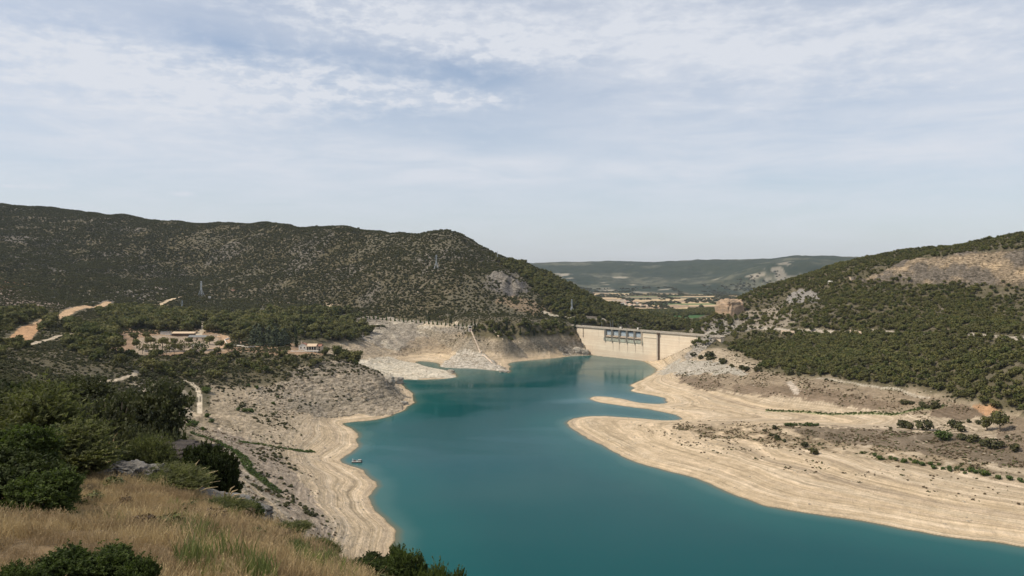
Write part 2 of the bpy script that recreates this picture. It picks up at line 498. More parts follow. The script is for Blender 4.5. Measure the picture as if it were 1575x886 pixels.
# behind the dam nothing is near the water
dd = DAM_R - DAM_L
dn = np.array((-dd[1], dd[0])) / np.hypot(*dd)          # points downstream
side = (X - DAM_L[0]) * dn[0] + (Y - DAM_L[1]) * dn[1]
along = ((X - DAM_L[0]) * dd[0] + (Y - DAM_L[1]) * dd[1]) / (dd ** 2).sum()
SD = np.where((side > 0) & (along > -.3) & (along < 1.3), 250.0, SD)

V = VH - (Z - CAM_H) / Dg * F           # photo row of each terrain vertex (used only to know where a measured feature lies)


def mask(poly, d0=0, d1=1e9, rag=5.0, seed=3):
    """which terrain points belong to a feature traced from the photo, at distances d0..d1, with a ragged outline"""
    P = np.asarray(poly, float)
    u0_, v0_ = P.min(0) - 4 * rag; u1_, v1_ = P.max(0) + 4 * rag
    sel = (U > u0_) & (U < u1_) & (V > v0_) & (V < v1_) & (Dg > d0) & (Dg < d1)
    out = np.zeros(U.shape, bool)
    xs, ys, ds = X[sel], Y[sel], Dg[sel]
    m_per = ds / F
    wl = 14 * m_per.mean() if len(ds) else 1
    nu = fbm(xs, ys, wl, 3, seed) * rag
    nv = fbm(xs, ys, wl, 3, seed + 50) * rag * .6
    out[sel] = inside(U[sel] + nu, V[sel] + nv, poly)
    return out


def lmask(pts, width, d0=0, d1=1e9):
    """a track: metres-wide band along traced points lying on the ground"""
    w3 = []
    for u, v in pts:
        h_ = hit(u, v, d0, d1)
        if h_ is not None: w3.append(h_[:2])
    if len(w3) < 2: return np.zeros(U.shape, bool)
    w3 = np.array(w3)
    mnx, mny = w3.min(0) - width * 3; mxx, mxy = w3.max(0) + width * 3
    sel = (X > mnx) & (X < mxx) & (Y > mny) & (Y < mxy)
    out = np.zeros(U.shape, bool)
    out[sel] = segs_dist(X[sel], Y[sel], w3, closed=False) < width / 2
    return out


def hit(u, v, d0=0, d1=1e9):
    """first ground point on the sight line through a photo pixel"""
    j = np.searchsorted(ucols, u)
    j = min(max(j, 1), NU - 1)
    t = (u - ucols[j - 1]) / (ucols[j] - ucols[j - 1])
    z = Z[:, j - 1] * (1 - t) + Z[:, j] * t
    vv = VH - (z - CAM_H) / Dg[:, 0] * F
    ok = np.where((vv <= v) & (Dg[:, 0] >= d0) & (Dg[:, 0] <= d1))[0]
    if len(ok) == 0: return None
    i = ok[0]
    if i == 0: return ((u - U0) / F * Dg[0, 0], Dg[0, 0], z[0])
    f = (vv[i - 1] - v) / max(1e-6, vv[i - 1] - vv[i]); f = min(max(f, 0), 1)
    d = math.exp(lrows[i - 1] * (1 - f) + lrows[i] * f)
    return ((u - U0) / F * d, d, z[i - 1] * (1 - f) + z[i] * f)


def ground(x, y):
    """terrain height at world x, y (arrays or numbers)"""
    x = np.asarray(x, float); y = np.asarray(y, float)
    fu = np.interp(x / y * F + U0, ucols, np.arange(NU))
    fl = np.interp(np.log(y), lrows, np.arange(NL))
    return bil(Z, fu, fl)


def gattr(arr, x, y):
    fu = np.round(np.interp(x / y * F + U0, ucols, np.arange(NU))).astype(int)
    fl = np.round(np.interp(np.log(y), lrows, np.arange(NL))).astype(int)
    return arr[fl, fu]


# ---- feature masks (on the smooth ground, before relief is added)
m_ledge = mask([(440, 572), (480, 556), (560, 558), (600, 575), (622, 600), (610, 622), (560, 616), (520, 606), (470, 600)], 600, 1000)
m_ledge2 = mask([(380, 600), (470, 580), (560, 600), (625, 612), (620, 628), (590, 636), (520, 640), (450, 632), (380, 620)], 500, 1000)
m_gully = mask([(528, 488), (600, 490), (700, 500), (722, 512), (700, 530), (650, 535), (600, 540), (560, 525)], 1050, 1450)
m_tri = mask([(672, 566), (700, 545), (722, 522), (745, 545), (785, 572), (765, 572)], 1000, 1250, 3)
m_spit = mask([(540, 555), (600, 548), (660, 560), (710, 580), (600, 586), (560, 580)], 930, 1120, 3)
m_cliffL = mask([(745, 430), (762, 420), (788, 424), (808, 434), (814, 450), (792, 453), (768, 448), (750, 442)], 1300, 1600, 5)
m_quarry = mask([(1305, 432), (1350, 425), (1390, 406), (1450, 396), (1500, 391), (1580, 386), (1900, 380), (1900, 440), (1575, 440), (1480, 437), (1400, 438)], 850, 1300, 3)
m_beachterr = mask([(330, 640), (520, 640), (640, 860), (640, 900), (480, 900), (330, 780)], 250, 720, 3)
land = smooth(SD, 8, 70)
near = Dg < 60
hillL = smooth(Dg, 1380, 1700) * (U < 1060)
hillR = smooth(Z, 38, 70) * (U > 1000) * (Dg < 2500)
Z += hillL * (Dg < 3500) * (ridged(X * 1.0, Y * .55, 260, 4, 31) * 11 + fbm(X, Y, 40, 3, 8) * 2.0)
Z += hillR * (ridged(X, Y, 120, 4, 41) * 4.5)
Z += smooth(Dg, 5500, 7500) * (ridged(X, Y * .6, 1300, 6, 51) * 30 + fbm(X, Y, 90, 3, 52) * 5)
Z += smooth(Dg, 5900, 7000) * (1 - smooth(Dg, 8000, 8900)) * (ridged(X, Y * .35, 900, 4, 53) * 38 - 12)
Z += land * (Dg > 250) * (Dg < 1700) * (fbm(X, Y, 45, 4, 61) * np.where(Z < 26, .8, 1.5) + fbm(X, Y, 9, 3, 62) * np.where(Z < 26, .12, .55))
Z += near * fbm(X, Y, 3.0, 4, 71) * .08 * smooth(Dg, 1, 5)
Z += hillL * (Dg < 3000) * (ridged(X, Y * .3, 110, 3, 33) * 5.5 - 1)
Z += m_gully * (ridged(X * .9 + Y * .45, Y * .12, 26, 3, 81) * 3.2)
Z += m_tri * (ridged(X * .8 - Y * .5, Y * .2, 14, 3, 82) * 1.6)
Z += m_spit * (fbm(X, Y, 12, 4, 83) * 1.0)
Z += m_quarry * (ridged(X, Y * .4, 38, 5, 84) * 6.5 + fbm(X, Y, 7, 3, 85) * 2.2)
Z += m_cliffL * (ridged(X, Y * .1, 22, 4, 86) * 10.0)


def terrace(z, step, hard=.72):
    q = z / step
    f = np.floor(q); r = q - f
    r2 = np.where(r < hard, r / hard * .22, .22 + (r - hard) / (1 - hard) * .78)
    return (f + r2) * step


zt = Z + 2.2 * fbm(X, Y, 35, 3, 91) + .5 * fbm(X, Y, 7, 2, 92)
rk = ridged(X, Y * .6, 16, 4, 97) * .9 + fbm(X, Y, 6, 3, 98) * .7
Z = np.where(m_ledge, Z + .95 * (terrace(zt + rk * .6, 2.8) - zt - rk * .6) + rk * 1.1, Z)
Z = np.where(m_ledge2 & ~m_ledge, Z + .8 * (terrace(zt + rk * .5, 1.7) - zt - rk * .5) + rk * .6, Z)
Z += (Z > 9) * (Z < 46) * (SD < 249) * (Dg > 1020) * (Dg < 1330) * (U < 912) * land * rk * 1.3
zb = Z + .35 * fbm(X, Y, 40, 2, 93)
wb = smooth(SD, 3, 20) * (Dg > 240) * (Dg < 1250) * (1 - smooth(Z, 24, 40)) * (1 - near)
wb = wb * np.where(m_beachterr, .8, .5) * (.35 + .65 * smooth(fbm(X, Y, 60, 3, 94), -.3, .4))
zb2 = Z + .8 * fbm(X, Y, 55, 2, 95)
Z = Z + wb * (.45 * (terrace(zb, .8) - zb) + .4 * (terrace(zb2, 1.9) - zb2)) + wb * m_beachterr * fbm(X, Y, 5, 3, 96) * .12
# shore
zs_slope = np.where(SD > 0, SD * .13, SD * .20)
k_ = smooth(SD, 0, 34)
use = (np.abs(SD) < 249) | (SD < 0)
Z = np.where(use, np.where(SD > 0, np.maximum(zs_slope * (1 - k_) + Z * k_, np.minimum(SD * .035, .35)), np.maximum(zs_slope, -14) - .02), Z)
V = VH - (Z - CAM_H) / Dg * F
runmin = np.minimum.accumulate(np.concatenate([np.full((1, NU), 2000.0), V[:-1]], 0), 0)
VIS = (V <= runmin + 7) & (U > -80) & (U < 1660)
print('terrain grid', U.shape, 'controls', n_)

# ------------------------------------------------------------------ land cover: real ground colours (albedo) per place
def c3(*c): return np.array(c, float)


SAND, PALE, GREY, BROWN, SOIL, ORANGE, ROADC = c3(.50, .385, .25), c3(.57, .465, .335), c3(.33, .28, .21), c3(.165, .12, .08), c3(.115, .098, .056), c3(.45, .26, .14), c3(.56, .46, .33)
GREYH, GRASS, DKGRN = c3(.125, .108, .07), c3(.34, .235, .12), c3(.05, .062, .032)
alb = np.empty(U.shape + (3,))
n50 = fbm(X, Y, 50, 4, 101); n12 = fbm(X, Y, 12, 4, 102); n4 = fbm(X, Y, 4, 3, 103); n200 = fbm(X, Y, 220, 4, 104)
alb[:] = SOIL


def lay(m, col, k=1.0):
    m = np.clip(m, 0, 1)[..., None] * k
    alb[:] = alb * (1 - m) + col * m


hi = (Dg > 1250) | (Z > 45)
lay(smooth(n50 + n200 * .6, -.1, .6) * hi, GREYH)
lay(smooth(n12, .25, .7) * hi, c3(.22, .18, .13), .4)
# drawdown zone: everything the full reservoir would cover is bare
dz_ = smooth(Z + n50 * 4 + n12 * 1.5, 33, 25) * (Dg > 150) * (Dg < 1330) * (1 - smooth(SD, 235, 249) * (Z > 20))
dz_ = np.where((side > -2) & (U > 860), 0, dz_)
low_ = smooth(Z + n12 * 1.5, 16, 6)
lay(dz_, c3(.40, .32, .222))
lay(dz_ * low_, SAND)
lay(dz_ * smooth(n12 + n4 * .5, .1, .6) * .2, PALE)
# contour lines left by the falling water
zc = Z + .25 * n50
b1 = vnoise(zc * 1.9 + 31, zc * 0 + X * .004, 5); b2 = vnoise(zc * 5.1, X * .006, 6)
lay(dz_ * smooth(b1, .62, .86) * .55, c3(.32, .25, .175))
lay(dz_ * smooth(b2, .66, .92) * .50, c3(.36, .285, .2))
lay(dz_ * smooth(1 - b1, .68, .9) * .5, PALE)
lay(smooth(Z, .35, .12) * (SD > -30) * (Dg > 200) * (SD < 200), c3(.44, .33, .21), .5)
lay(smooth(Z, .12, .02) * (Dg > 200) * (SD < 200), c3(.16, .13, .08))
# deep part of the bed under water
# left bank
lay(m_ledge | m_ledge2, GREY, .75); lay((m_ledge | m_ledge2) * smooth(n12, -.1, .5), c3(.42, .34, .245), .8)
lay(m_gully, c3(.33, .285, .225), .85); lay(m_gully * smooth(n12, .2, .6), c3(.45, .39, .3))
mg = mask([(600, 548), (640, 520), (700, 512), (722, 515), (705, 532), (690, 545), (640, 545)], 1050, 1300)
lay(mg, c3(.30, .23, .15), .7)
lay(m_tri, c3(.52, .46, .37)); lay(m_tri * smooth(n4 + n12, .2, .6), GREY, .7)
lay(m_spit, c3(.60, .53, .41)); lay(m_spit * smooth(n4 + n12, .3, .8), c3(.45, .38, .28))
mr = mask([(640, 505), (730, 520), (800, 528), (895, 525), (905, 540), (840, 538), (770, 540), (700, 540)], 1100, 1280)
lay(mr, c3(.30, .25, .18), .8)
mk = mask([(860, 536), (885, 524), (902, 532), (911, 548), (885, 550), (865, 547)], 1100, 1290, 3); lay(mk, c3(.40, .35, .28)); lay(mk * smooth(n4, .0, .5), GREY)
# sandy / brown areas left
lay(mask([(330, 660), (420, 690), (480, 760), (520, 840), (470, 850), (400, 780), (345, 720)], 280, 560), c3(.33, .265, .2), .85)
lay(mask([(330, 690), (370, 700), (430, 770), (460, 820), (420, 810), (350, 740)], 280, 500), GREY, .6)
lay(mask([(300, 650), (330, 655), (400, 665), (430, 650), (400, 620), (340, 605), (320, 625)], 480, 760), c3(.27, .215, .14), .7)
lay(mask([(200, 590), (280, 585), (300, 640), (260, 650), (200, 610)], 400, 760), c3(.36, .30, .22), .8)
lay(mask([(315, 590), (380, 598), (470, 640), (480, 665), (400, 670), (330, 640)], 480, 760), c3(.45, .36, .25), .55)
lay(mask([(190, 505), (330, 502), (345, 515), (400, 520), (465, 532), (500, 548), (440, 545), (380, 543), (300, 550), (200, 548), (165, 540)], 740, 1200), c3(.34, .225, .14), .85)
lay(mask([(215, 517), (335, 515), (345, 540), (200, 545)], 740, 1100, 3), c3(.38, .31, .23), .7)
lay(mask([(-200, 420), (0, 424), (30, 433), (45, 442), (0, 446), (-200, 446)], 900, 1500), ORANGE)
lay(mask([(0, 446), (60, 445), (105, 460), (110, 474), (60, 478), (0, 475)], 900, 1500), c3(.24, .19, .145), .9)
lay(mask([(62, 447), (95, 446), (108, 456), (70, 460)], 900, 1700, 3), c3(.22, .22, .21), .9)
lay(mask([(115, 445), (150, 438), (175, 443), (205, 458), (180, 462), (120, 455)], 1100, 1900), c3(.42, .345, .22), .9)
lay(mask([(150, 440), (180, 445), (208, 460), (170, 463), (150, 458)], 1100, 1900), c3(.26, .22, .16), .9)
lay(mask([(215, 465), (235, 455), (270, 457), (262, 468), (235, 472)], 1200, 1900), c3(.42, .33, .2), .9)
lay(mask([(215, 432), (265, 440), (262, 448), (225, 445)], 1300, 2100), c3(.28, .24, .19), .9)
for pg in ([(405, 466), (430, 464), (455, 470), (450, 476), (410, 474)], [(492, 474), (505, 464), (520, 468), (524, 478), (500, 480)], [(440, 466), (452, 465), (458, 474), (442, 474)], [(300, 474), (345, 474), (350, 479), (300, 479)]):
    lay(mask(pg, 1200, 1800, 3), c3(.55, .43, .29), .9)
# left massif: rocky, sparsely covered parts
m_bareL = smooth(fbm(X, Y, 150, 4, 120) + smooth(U, 430, 720) * .5 + (V > 420) * .25 - .55, -.1, .3) * (Dg > 1280) * (Dg < 2700) * (U < 900)
lay(m_bareL, c3(.128, .114, .076), .8)
m_rockL = left_bands = smooth(fbm(X, Y, 120, 4, 121), .25, .5) * (Dg > 1280) * (Dg < 2600) * (U < 860)
lay(m_rockL, c3(.185, .165, .135), .7)
lay(m_cliffL, c3(.13, .12, .11)); lay(m_cliffL * smooth(ridged(X, Y * .1, 22, 4, 86), .1, .6), c3(.24, .21, .17))
lay(mask([(760, 460), (800, 455), (850, 470), (845, 490), (790, 480)], 1200, 1500), c3(.32, .22, .14), .5)
# right bank
lay(mask([(1040, 575), (1150, 570), (1300, 590), (1450, 612), (1500, 632), (1400, 640), (1280, 622), (1150, 605), (1060, 598)], 560, 1050, 8), c3(.24, .185, .125), .85)
lay(mask([(1130, 590), (1200, 592), (1300, 604), (1400, 622), (1340, 632), (1240, 612), (1130, 605)], 560, 1000, 9), BROWN, .75)
lay(mask([(1045, 578), (1100, 585), (1115, 596), (1080, 600), (1040, 588)], 700, 1050, 6), BROWN, .7)
lay(mask([(1100, 556), (1060, 552), (1030, 560), (1010, 575), (1040, 575), (1100, 575), (1150, 578), (1140, 568)], 760, 1150, 5), c3(.42, .38, .31), .85)
m_pen = mask([(1030, 652), (1150, 652), (1200, 655), (1400, 664), (1600, 680), (2000, 700), (2000, 760), (1575, 740), (1450, 722), (1300, 700), (1180, 685), (1060, 668)], 380, 720, 9)
lay(m_pen * smooth(n12 + n50 * .6, -.5, .2), c3(.22, .165, .10), .85)
lay(mask([(1190, 655), (1300, 657), (1400, 664), (1480, 670), (1600, 690), (2000, 710), (2000, 740), (1575, 720), (1400, 695), (1280, 680)], 380, 720, 6), c3(.15, .115, .078), .85)
lay(mask([(1430, 630), (1480, 622), (1510, 630), (1520, 642), (1470, 645), (1430, 640)], 480, 720, 4), BROWN, .9)
lay(mask([(1495, 624), (1530, 622), (1540, 634), (1515, 640)], 480, 720, 2), ORANGE, .9)
lay(mask([(1540, 640), (1700, 650), (1700, 700), (1530, 690)], 400, 650, 4), BROWN, .7)
# quarry & outcrops
lay(m_quarry, c3(.185, .155, .12)); lay(m_quarry * smooth(fbm(X, Y, 24, 4, 130) - .02, .05, .5), c3(.36, .275, .18), .85)
lay(m_quarry * smooth(fbm(X, Z * 2, 18, 4, 131) - np.abs(U - 1440) / 500, .1, .5), c3(.52, .385, .24), .9)
lay(mask([(1210, 455), (1232, 444), (1260, 450), (1262, 466), (1212, 466)], 1000, 1400, 2), c3(.27, .245, .22), .9)
lay(mask([(1060, 510), (1090, 492), (1108, 478), (1112, 500), (1090, 512)], 1000, 1300, 3), c3(.25, .215, .18), .9)
lay(mask([(1085, 515), (1102, 495), (1140, 490), (1170, 500), (1150, 508), (1110, 515), (1092, 530), (1075, 545), (1060, 552), (1050, 548)], 900, 1250, 3), c3(.36, .32, .265), .85)
lay(mask([(1138, 500), (1150, 478), (1200, 470), (1230, 480), (1220, 500), (1170, 508)], 950, 1300, 3), c3(.30, .25, .19), .8)

# downstream fields and far hills
far = smooth(Dg, 2300, 2600)
lay(far, c3(.085, .10, .055))
qx, qy = X / 330.0, Y / 190.0
qx = qx + .35 * vnoise(qx * .7, qy * .7, 7)
cell = _hash(np.floor(qx + np.floor(qy) * .37).astype(int), np.floor(qy).astype(int), 9)
valley = smooth(Dg, 2900, 3200) * (1 - smooth(Dg, 6100, 6600))
gold = valley * (cell > .63)
lay(gold, c3(.50, .37, .21)); lay(valley * ((cell > .42) & (cell < .63)), c3(.30, .22, .14)); lay(valley * (cell < .09), c3(.10, .15, .05))
lay(mask([(1000, 479), (1060, 477), (1085, 484), (1070, 490), (1010, 488)], 1800, 3500, 1), c3(.055, .12, .035), .95)
lay(mask([(935, 463), (960, 460), (990, 465), (995, 471), (940, 470)], 2300, 6000, 1), c3(.22, .21, .20), .5)
hf = smooth(Dg, 5900, 6400)
lay(hf, c3(.035, .045, .024)); lay(hf * smooth(fbm(X, Y, 500, 5, 140), .0, .6), c3(.13, .125, .08), .8); lay(hf * smooth(fbm(X, Y, 70, 4, 143), -.1, .4), c3(.022, .034, .018), .7)
lay(hf * smooth(fbm(X, Y, 260, 4, 141) - (V < 418) * .3, .55, .75), c3(.36, .31, .23), .8)
lay(mask([(1150, 430), (1175, 412), (1215, 402), (1235, 415), (1240, 428), (1190, 440), (1150, 436)], 5000, 8500, 7) * smooth(fbm(X, Y, 90, 5, 142), .0, .3), c3(.36, .31, .24), .6)

# tracks
ROADS = [
    ([(20, 524), (45, 505), (70, 493), (100, 484), (130, 473), (165, 465)], 13, 600, 1800, c3(.58, .39, .23)),
    ([(30, 522), (42, 508), (60, 500)], 18, 600, 1800, c3(.50, .30, .16)),
    ([(45, 531), (80, 521), (110, 514), (150, 511)], 5, 500, 1300, ROADC),
    ([(285, 457), (262, 461), (245, 470)], 10, 900, 2000, c3(.56, .43, .28)),
    ([(300, 490), (313, 497), (314, 506), (306, 514), (308, 520)], 7, 700, 1600, ROADC),
    ([(108, 592), (140, 588), (170, 586), (190, 581), (207, 577), (209, 571), (198, 569)], 3.4, 300, 900, ROADC),
    ([(520, 483.5), (560, 486), (600, 489), (640, 494), (700, 498), (740, 502)], 4, 1080, 1700, c3(.33, .29, .23)),
    ([(645, 502), (655, 498), (700, 498)], 9, 1080, 1500, c3(.52, .43, .31)),
    ([(315, 520), (345, 517), (350, 532), (300, 542)], 8, 700, 1200, c3(.50, .33, .2)),
    ([(1085, 514), (1100, 509)], 7, 1000, 1300, c3(.4, .36, .3)),
    ([(1135, 501), (1170, 504), (1210, 508), (1260, 509), (1320, 510), (1400, 512), (1480, 515), (1575, 520)], 7, 550, 1300, c3(.44, .38, .3)),
    ([(838, 480), (850, 486), (870, 489), (900, 489), (930, 491)], 9, 1250, 1600, c3(.48, .42, .32)),
    ([(1257, 582), (1330, 593), (1400, 606), (1430, 612)], 2.2, 500, 1000, c3(.45, .39, .30)),
    ([(1214, 588), (1220, 596), (1226, 604)], 5, 500, 1000, c3(.45, .38, .3)),
    ([(350, 718), (400, 760), (440, 800)], 3, 250, 600, c3(.47, .37, .25)),
    ([(330, 690), (370, 720), (420, 752)], 3.0, 250, 600, c3(.47, .38, .28)),
]
for pts, wd, a, b, col in ROADS:
    lay(lmask(pts, wd, a, b) * 1.0, col * (1 + .0), .95)
for off in (-2, 2):      # wheel ruts of the lower track
    lay(lmask([(283 + off, 585), (295 + off, 589), (304 + off, 598), (308 + off, 612), (307 + off, 636)], 1.5, 300, 800) * 1.0, c3(.62, .52, .38), .95)
lay(lmask([(300, 638), (340, 640), (375, 645)], 9, 300, 800) * 1.0, c3(.52, .41, .28), .6)
m_green = lmask([(300, 668), (330, 678), (370, 700), (385, 725), (425, 755)], 6, 300, 700) | lmask([(370, 680), (400, 683), (450, 692), (480, 694)], 4, 300, 700)
lay(m_green * 1.0, c3(.08, .10, .03), .7)
m_stream = lmask([(1180, 632), (1240, 634), (1280, 638), (1340, 636), (1400, 632), (1450, 626)], 3.5, 400, 900)
lay(m_stream * 1.0, c3(.16, .19, .07), .8)
# viewpoint slope: dry grass ground
lay((Dg < 60) * 1.0, c3(.18, .125, .068)); lay((Dg < 60) * smooth(fbm(X, Y, 1.5, 3, 150), 0, .5), c3(.15, .11, .065))
lay(smooth(Dg, 60, 25) * smooth(Dg, 21, 30) * smooth(fbm(X, Y, 5, 3, 151), -.2, .3), c3(.2, .17, .12), .8)
lay((Dg >= 60) * (Dg < 230) * 1.0, c3(.26, .22, .16), .8)
# fine variation of the ground itself
fv = 1 + .05 * n12 + .07 * n4 * (Dg < 1400) + .06 * n50
alb *= fv[..., None]
alb = np.clip(alb, .012, .8)
# how rocky the surface is (drives the fine relief and the dark cracks in the material)
rocky = np.clip(.10 + .35 * dz_ * smooth(Z, 5, 14) * (U < 1000) + .20 * dz_ * smooth(Z, 10, 22) + .25 * hi, 0, 1)
rocky = np.maximum(rocky, np.maximum.reduce([m_ledge * .95, m_ledge2 * .8, m_gully * .7, m_tri * .8, m_spit * .5, m_quarry * 1.0, m_cliffL * 1.0, m_rockL * .7, mr * .7, mk * 1.0]))
rocky = np.maximum(rocky, .8 * mask([(1085, 515), (1102, 495), (1140, 490), (1170, 500), (1150, 508), (1110, 515), (1092, 530), (1075, 545), (1060, 552), (1050, 548)], 900, 1250, 3))
rocky = np.maximum(rocky, .45 * mask([(1100, 556), (1060, 552), (1030, 560), (1010, 575), (1040, 575), (1100, 575), (1150, 578), (1140, 568)], 760, 1150, 5))
rocky *= np.where(Dg < 60, .3, 1.0); rocky *= np.where(Dg > 3000, .2, 1.0)


# ------------------------------------------------------------------ mesh / object helpers
def link(o):
    COL.objects.link(o)
    return o


def tag(o, label=None, cat=None, group=None, kind=None):
    for k, v in (('label', label), ('category', cat), ('group', group), ('kind', kind)):
        if v: o[k] = v
    return o


def mesh_np(name, verts, faces, mat=None, smooth_=False):
    """verts (n,3) float, faces (m,k) int, all with the same corner count"""
    me = bpy.data.meshes.new(name)
    verts = np.ascontiguousarray(verts, dtype=np.float32); faces = np.ascontiguousarray(faces, dtype=np.int32)
    k = faces.shape[1]
    me.vertices.add(len(verts)); me.vertices.foreach_set('co', verts.ravel())
    me.loops.add(faces.size); me.loops.foreach_set('vertex_index', faces.ravel())
    me.polygons.add(len(faces)); me.polygons.foreach_set('loop_start', np.arange(0, faces.size, k, dtype=np.int32))
    try:
        me.polygons.foreach_set('loop_total', np.full(len(faces), k, dtype=np.int32))
    except Exception:
        pass
    me.update(calc_edges=True)
    if smooth_:
        me.polygons.foreach_set('use_smooth', np.ones(len(faces), bool))
    if mat: me.materials.append(mat)
    return me


def obj_np(name, verts, faces, mat, parent=None, smooth_=False):
    o = link(bpy.data.objects.new(name, mesh_np(name, verts, faces, mat, smooth_)))
    if parent: o.parent = parent
    return o


class MB:
    """collects boxes, bars, tubes and polygons, then links them as one mesh object"""
    def __init__(self): self.v = []; self.f = []
    def add(self, vs, fs):
        b = len(self.v); self.v += [tuple(p) for p in vs]; self.f += [tuple(i + b for i in f) for f in fs]
    def box(self, c, s, rz=0.0, M=None):
        hx, hy, hz = s[0] / 2, s[1] / 2, s[2] / 2
        vs = [Vector((x, y, z)) for x in (-hx, hx) for y in (-hy, hy) for z in (-hz, hz)]
        Rm = Matrix.Rotation(rz, 3, 'Z')
        vs = [Rm @ p + Vector(c) for p in vs]
        if M: vs = [M @ p for p in vs]
        self.add(vs, [(0, 1, 3, 2), (4, 6, 7, 5), (0, 4, 5, 1), (2, 3, 7, 6), (0, 2, 6, 4), (1, 5, 7, 3)])
    def bar(self, a, b, w_, h_=None):
        h_ = h_ or w_
        a, b = Vector(a), Vector(b); d = (b - a).normalized()
        up = Vector((0, 0, 1)) if abs(d.z) < .95 else Vector((1, 0, 0))
        s = d.cross(up).normalized() * w_ / 2; t = s.cross(d).normalized() * h_ / 2
        vs = [p + i * s + j * t for p in (a, b) for i, j in ((-1, -1), (1, -1), (1, 1), (-1, 1))]
        self.add(vs, [(0, 3, 2, 1), (4, 5, 6, 7), (0, 1, 5, 4), (1, 2, 6, 5), (2, 3, 7, 6), (3, 0, 4, 7)])
    def tube(self, pts, rad, n=7, cap=True):
        pts = [Vector(p) for p in pts]
        if not hasattr(rad, '__len__'): rad = [rad] * len(pts)
        rings = []
        for i, p in enumerate(pts):
            d = (pts[min(i + 1, len(pts) - 1)] - pts[max(i - 1, 0)]).normalized()
            up = Vector((0, 0, 1)) if abs(d.z) < .9 else Vector((1, 0, 0))
            s = d.cross(up).normalized(); t = s.cross(d)
            rings.append([p + (s * math.cos(2 * math.pi * k / n) + t * math.sin(2 * math.pi * k / n)) * rad[i] for k in range(n)])
        fs = [(i * n + k, i * n + (k + 1) % n, (i + 1) * n + (k + 1) % n, (i + 1) * n + k) for i in range(len(pts) - 1) for k in range(n)]
        if cap: fs += [tuple(range(n))[::-1], tuple((len(pts) - 1) * n + k for k in range(n))]
        self.add([q for r_ in rings for q in r_], fs)
    def prism(self, prof, a, b):
        """extrude a closed list of points prof (3D) along vector b-a"""
        d = Vector(b) - Vector(a); n = len(prof)
        vs = [Vector(p) for p in prof] + [Vector(p) + d for p in prof]
        self.add(vs, [tuple(range(n))[::-1], tuple(range(n, 2 * n))] + [(i, (i + 1) % n, n + (i + 1) % n, n + i) for i in range(n)])
    def mesh(self, name, mat):
        me = bpy.data.meshes.new(name); me.from_pydata(self.v, [], self.f); me.update()
        if mat: me.materials.append(mat)
        return me
    def build(self, name, mat, parent=None, loc=None, rz=0.0):
        o = link(bpy.data.objects.new(name, self.mesh(name, mat)))
        if parent: o.parent = parent
        if loc: o.location = loc
        o.rotation_euler.z = rz
        return o


def thing(name, label, cat, loc=(0, 0, 0), rz=0.0, group=None):
    o = link(bpy.data.objects.new(name, None)); o.location = loc; o.rotation_euler.z = rz
    o.empty_display_size = .5
    return tag(o, label, cat, group)


def mat_new(name):
    m = bpy.data.materials.new(name); m.use_nodes = True
    t = m.node_tree; t.nodes.clear(); h = NT(t)
    b = h.n('ShaderNodeBsdfPrincipled'); o = h.n('ShaderNodeOutputMaterial')
    t.links.new(b.outputs[0], o.inputs['Surface'])
    return m, h, b


def geo_pos(h):
    return h.n('ShaderNodeNewGeometry').outputs['Position']


def simple(name, col, rough=.8, var=.2, scale=1.0, metal=0.0, bump=0.0, col2=None):
    m, h, b = mat_new(name)
    tc_ = h.n('ShaderNodeTexCoord').outputs['Object']
    nz = h.noise(tc_, scale, 5, .6)
    c2 = col2 or tuple(max(0, c * (1 - var * 1.6)) for c in col)
    c1 = tuple(min(1, c * (1 + var)) for c in col)
    h.put(b.inputs['Base Color'], h.mix(h.ramp(nz, .3, .7), c2, c1))
    b.inputs['Roughness'].default_value = rough; b.inputs['Metallic'].default_value = metal
    if bump:
        bp = h.n('ShaderNodeBump'); bp.inputs['Strength'].default_value = bump; h.put(bp.inputs['Height'], nz)
        h.put(b.inputs['Normal'], bp.outputs[0])
    return m


# terrain material: vertex land cover x fine world-space noise, with bump at several sizes
m_ter, h, b = mat_new('ground')
at = h.n('ShaderNodeAttribute', attribute_name='cover'); pos = geo_pos(h)
na = h.noise(pos, .9, 6, .62); nb = h.noise(pos, .12, 5, .6); nc = h.noise(pos, 9.0, 4, .6)
vor = h.n('ShaderNodeTexVoronoi', feature='F1'); h.put(vor.inputs['Vector'], pos); vor.inputs['Scale'].default_value = .45
rk_ = at.outputs['Alpha']
spz = h.n('ShaderNodeSeparateXYZ'); h.put(spz.inputs[0], pos)
gx, gy, gz = spz.outputs
led = h.noise(h.xyz(h.math('MULTIPLY', gx, .16), h.math('MULTIPLY', gy, .10), h.math('MULTIPLY', gz, .9)), 1.0, 6, .68, .6)
crk = h.math('MULTIPLY', h.ramp(led, .38, .49, 1, 0), rk_)
blk = h.noise(h.vmath('MULTIPLY', pos, (.5, .3, .8)), .7, 6, .7, .3)
lin = h.noise(h.xyz(h.math('MULTIPLY', gx, .006), h.math('MULTIPLY', gy, .006), h.math('MULTIPLY', gz, 1.9)), 1.0, 5, .68, .1)
lin2 = h.noise(h.xyz(h.math('MULTIPLY', gx, .02), h.math('MULTIPLY', gy, .02), h.math('MULTIPLY', gz, 6.5)), 1.0, 4, .7, .2)
lin = h.math('ADD', h.math('MULTIPLY', lin, .6), h.math('ADD', h.math('MULTIPLY', h.math('SUBTRACT', lin2, .5), .55), .2))
zl = h.math('MULTIPLY', h.ramp(gz, .1, .6), h.ramp(gz, 18, 34, 1, 0))
lsel = h.math('MULTIPLY', zl, h.ramp(rk_, .2, .7, 1, .2))
f1 = h.ramp(na, .25, .75, .86, 1.12, False)
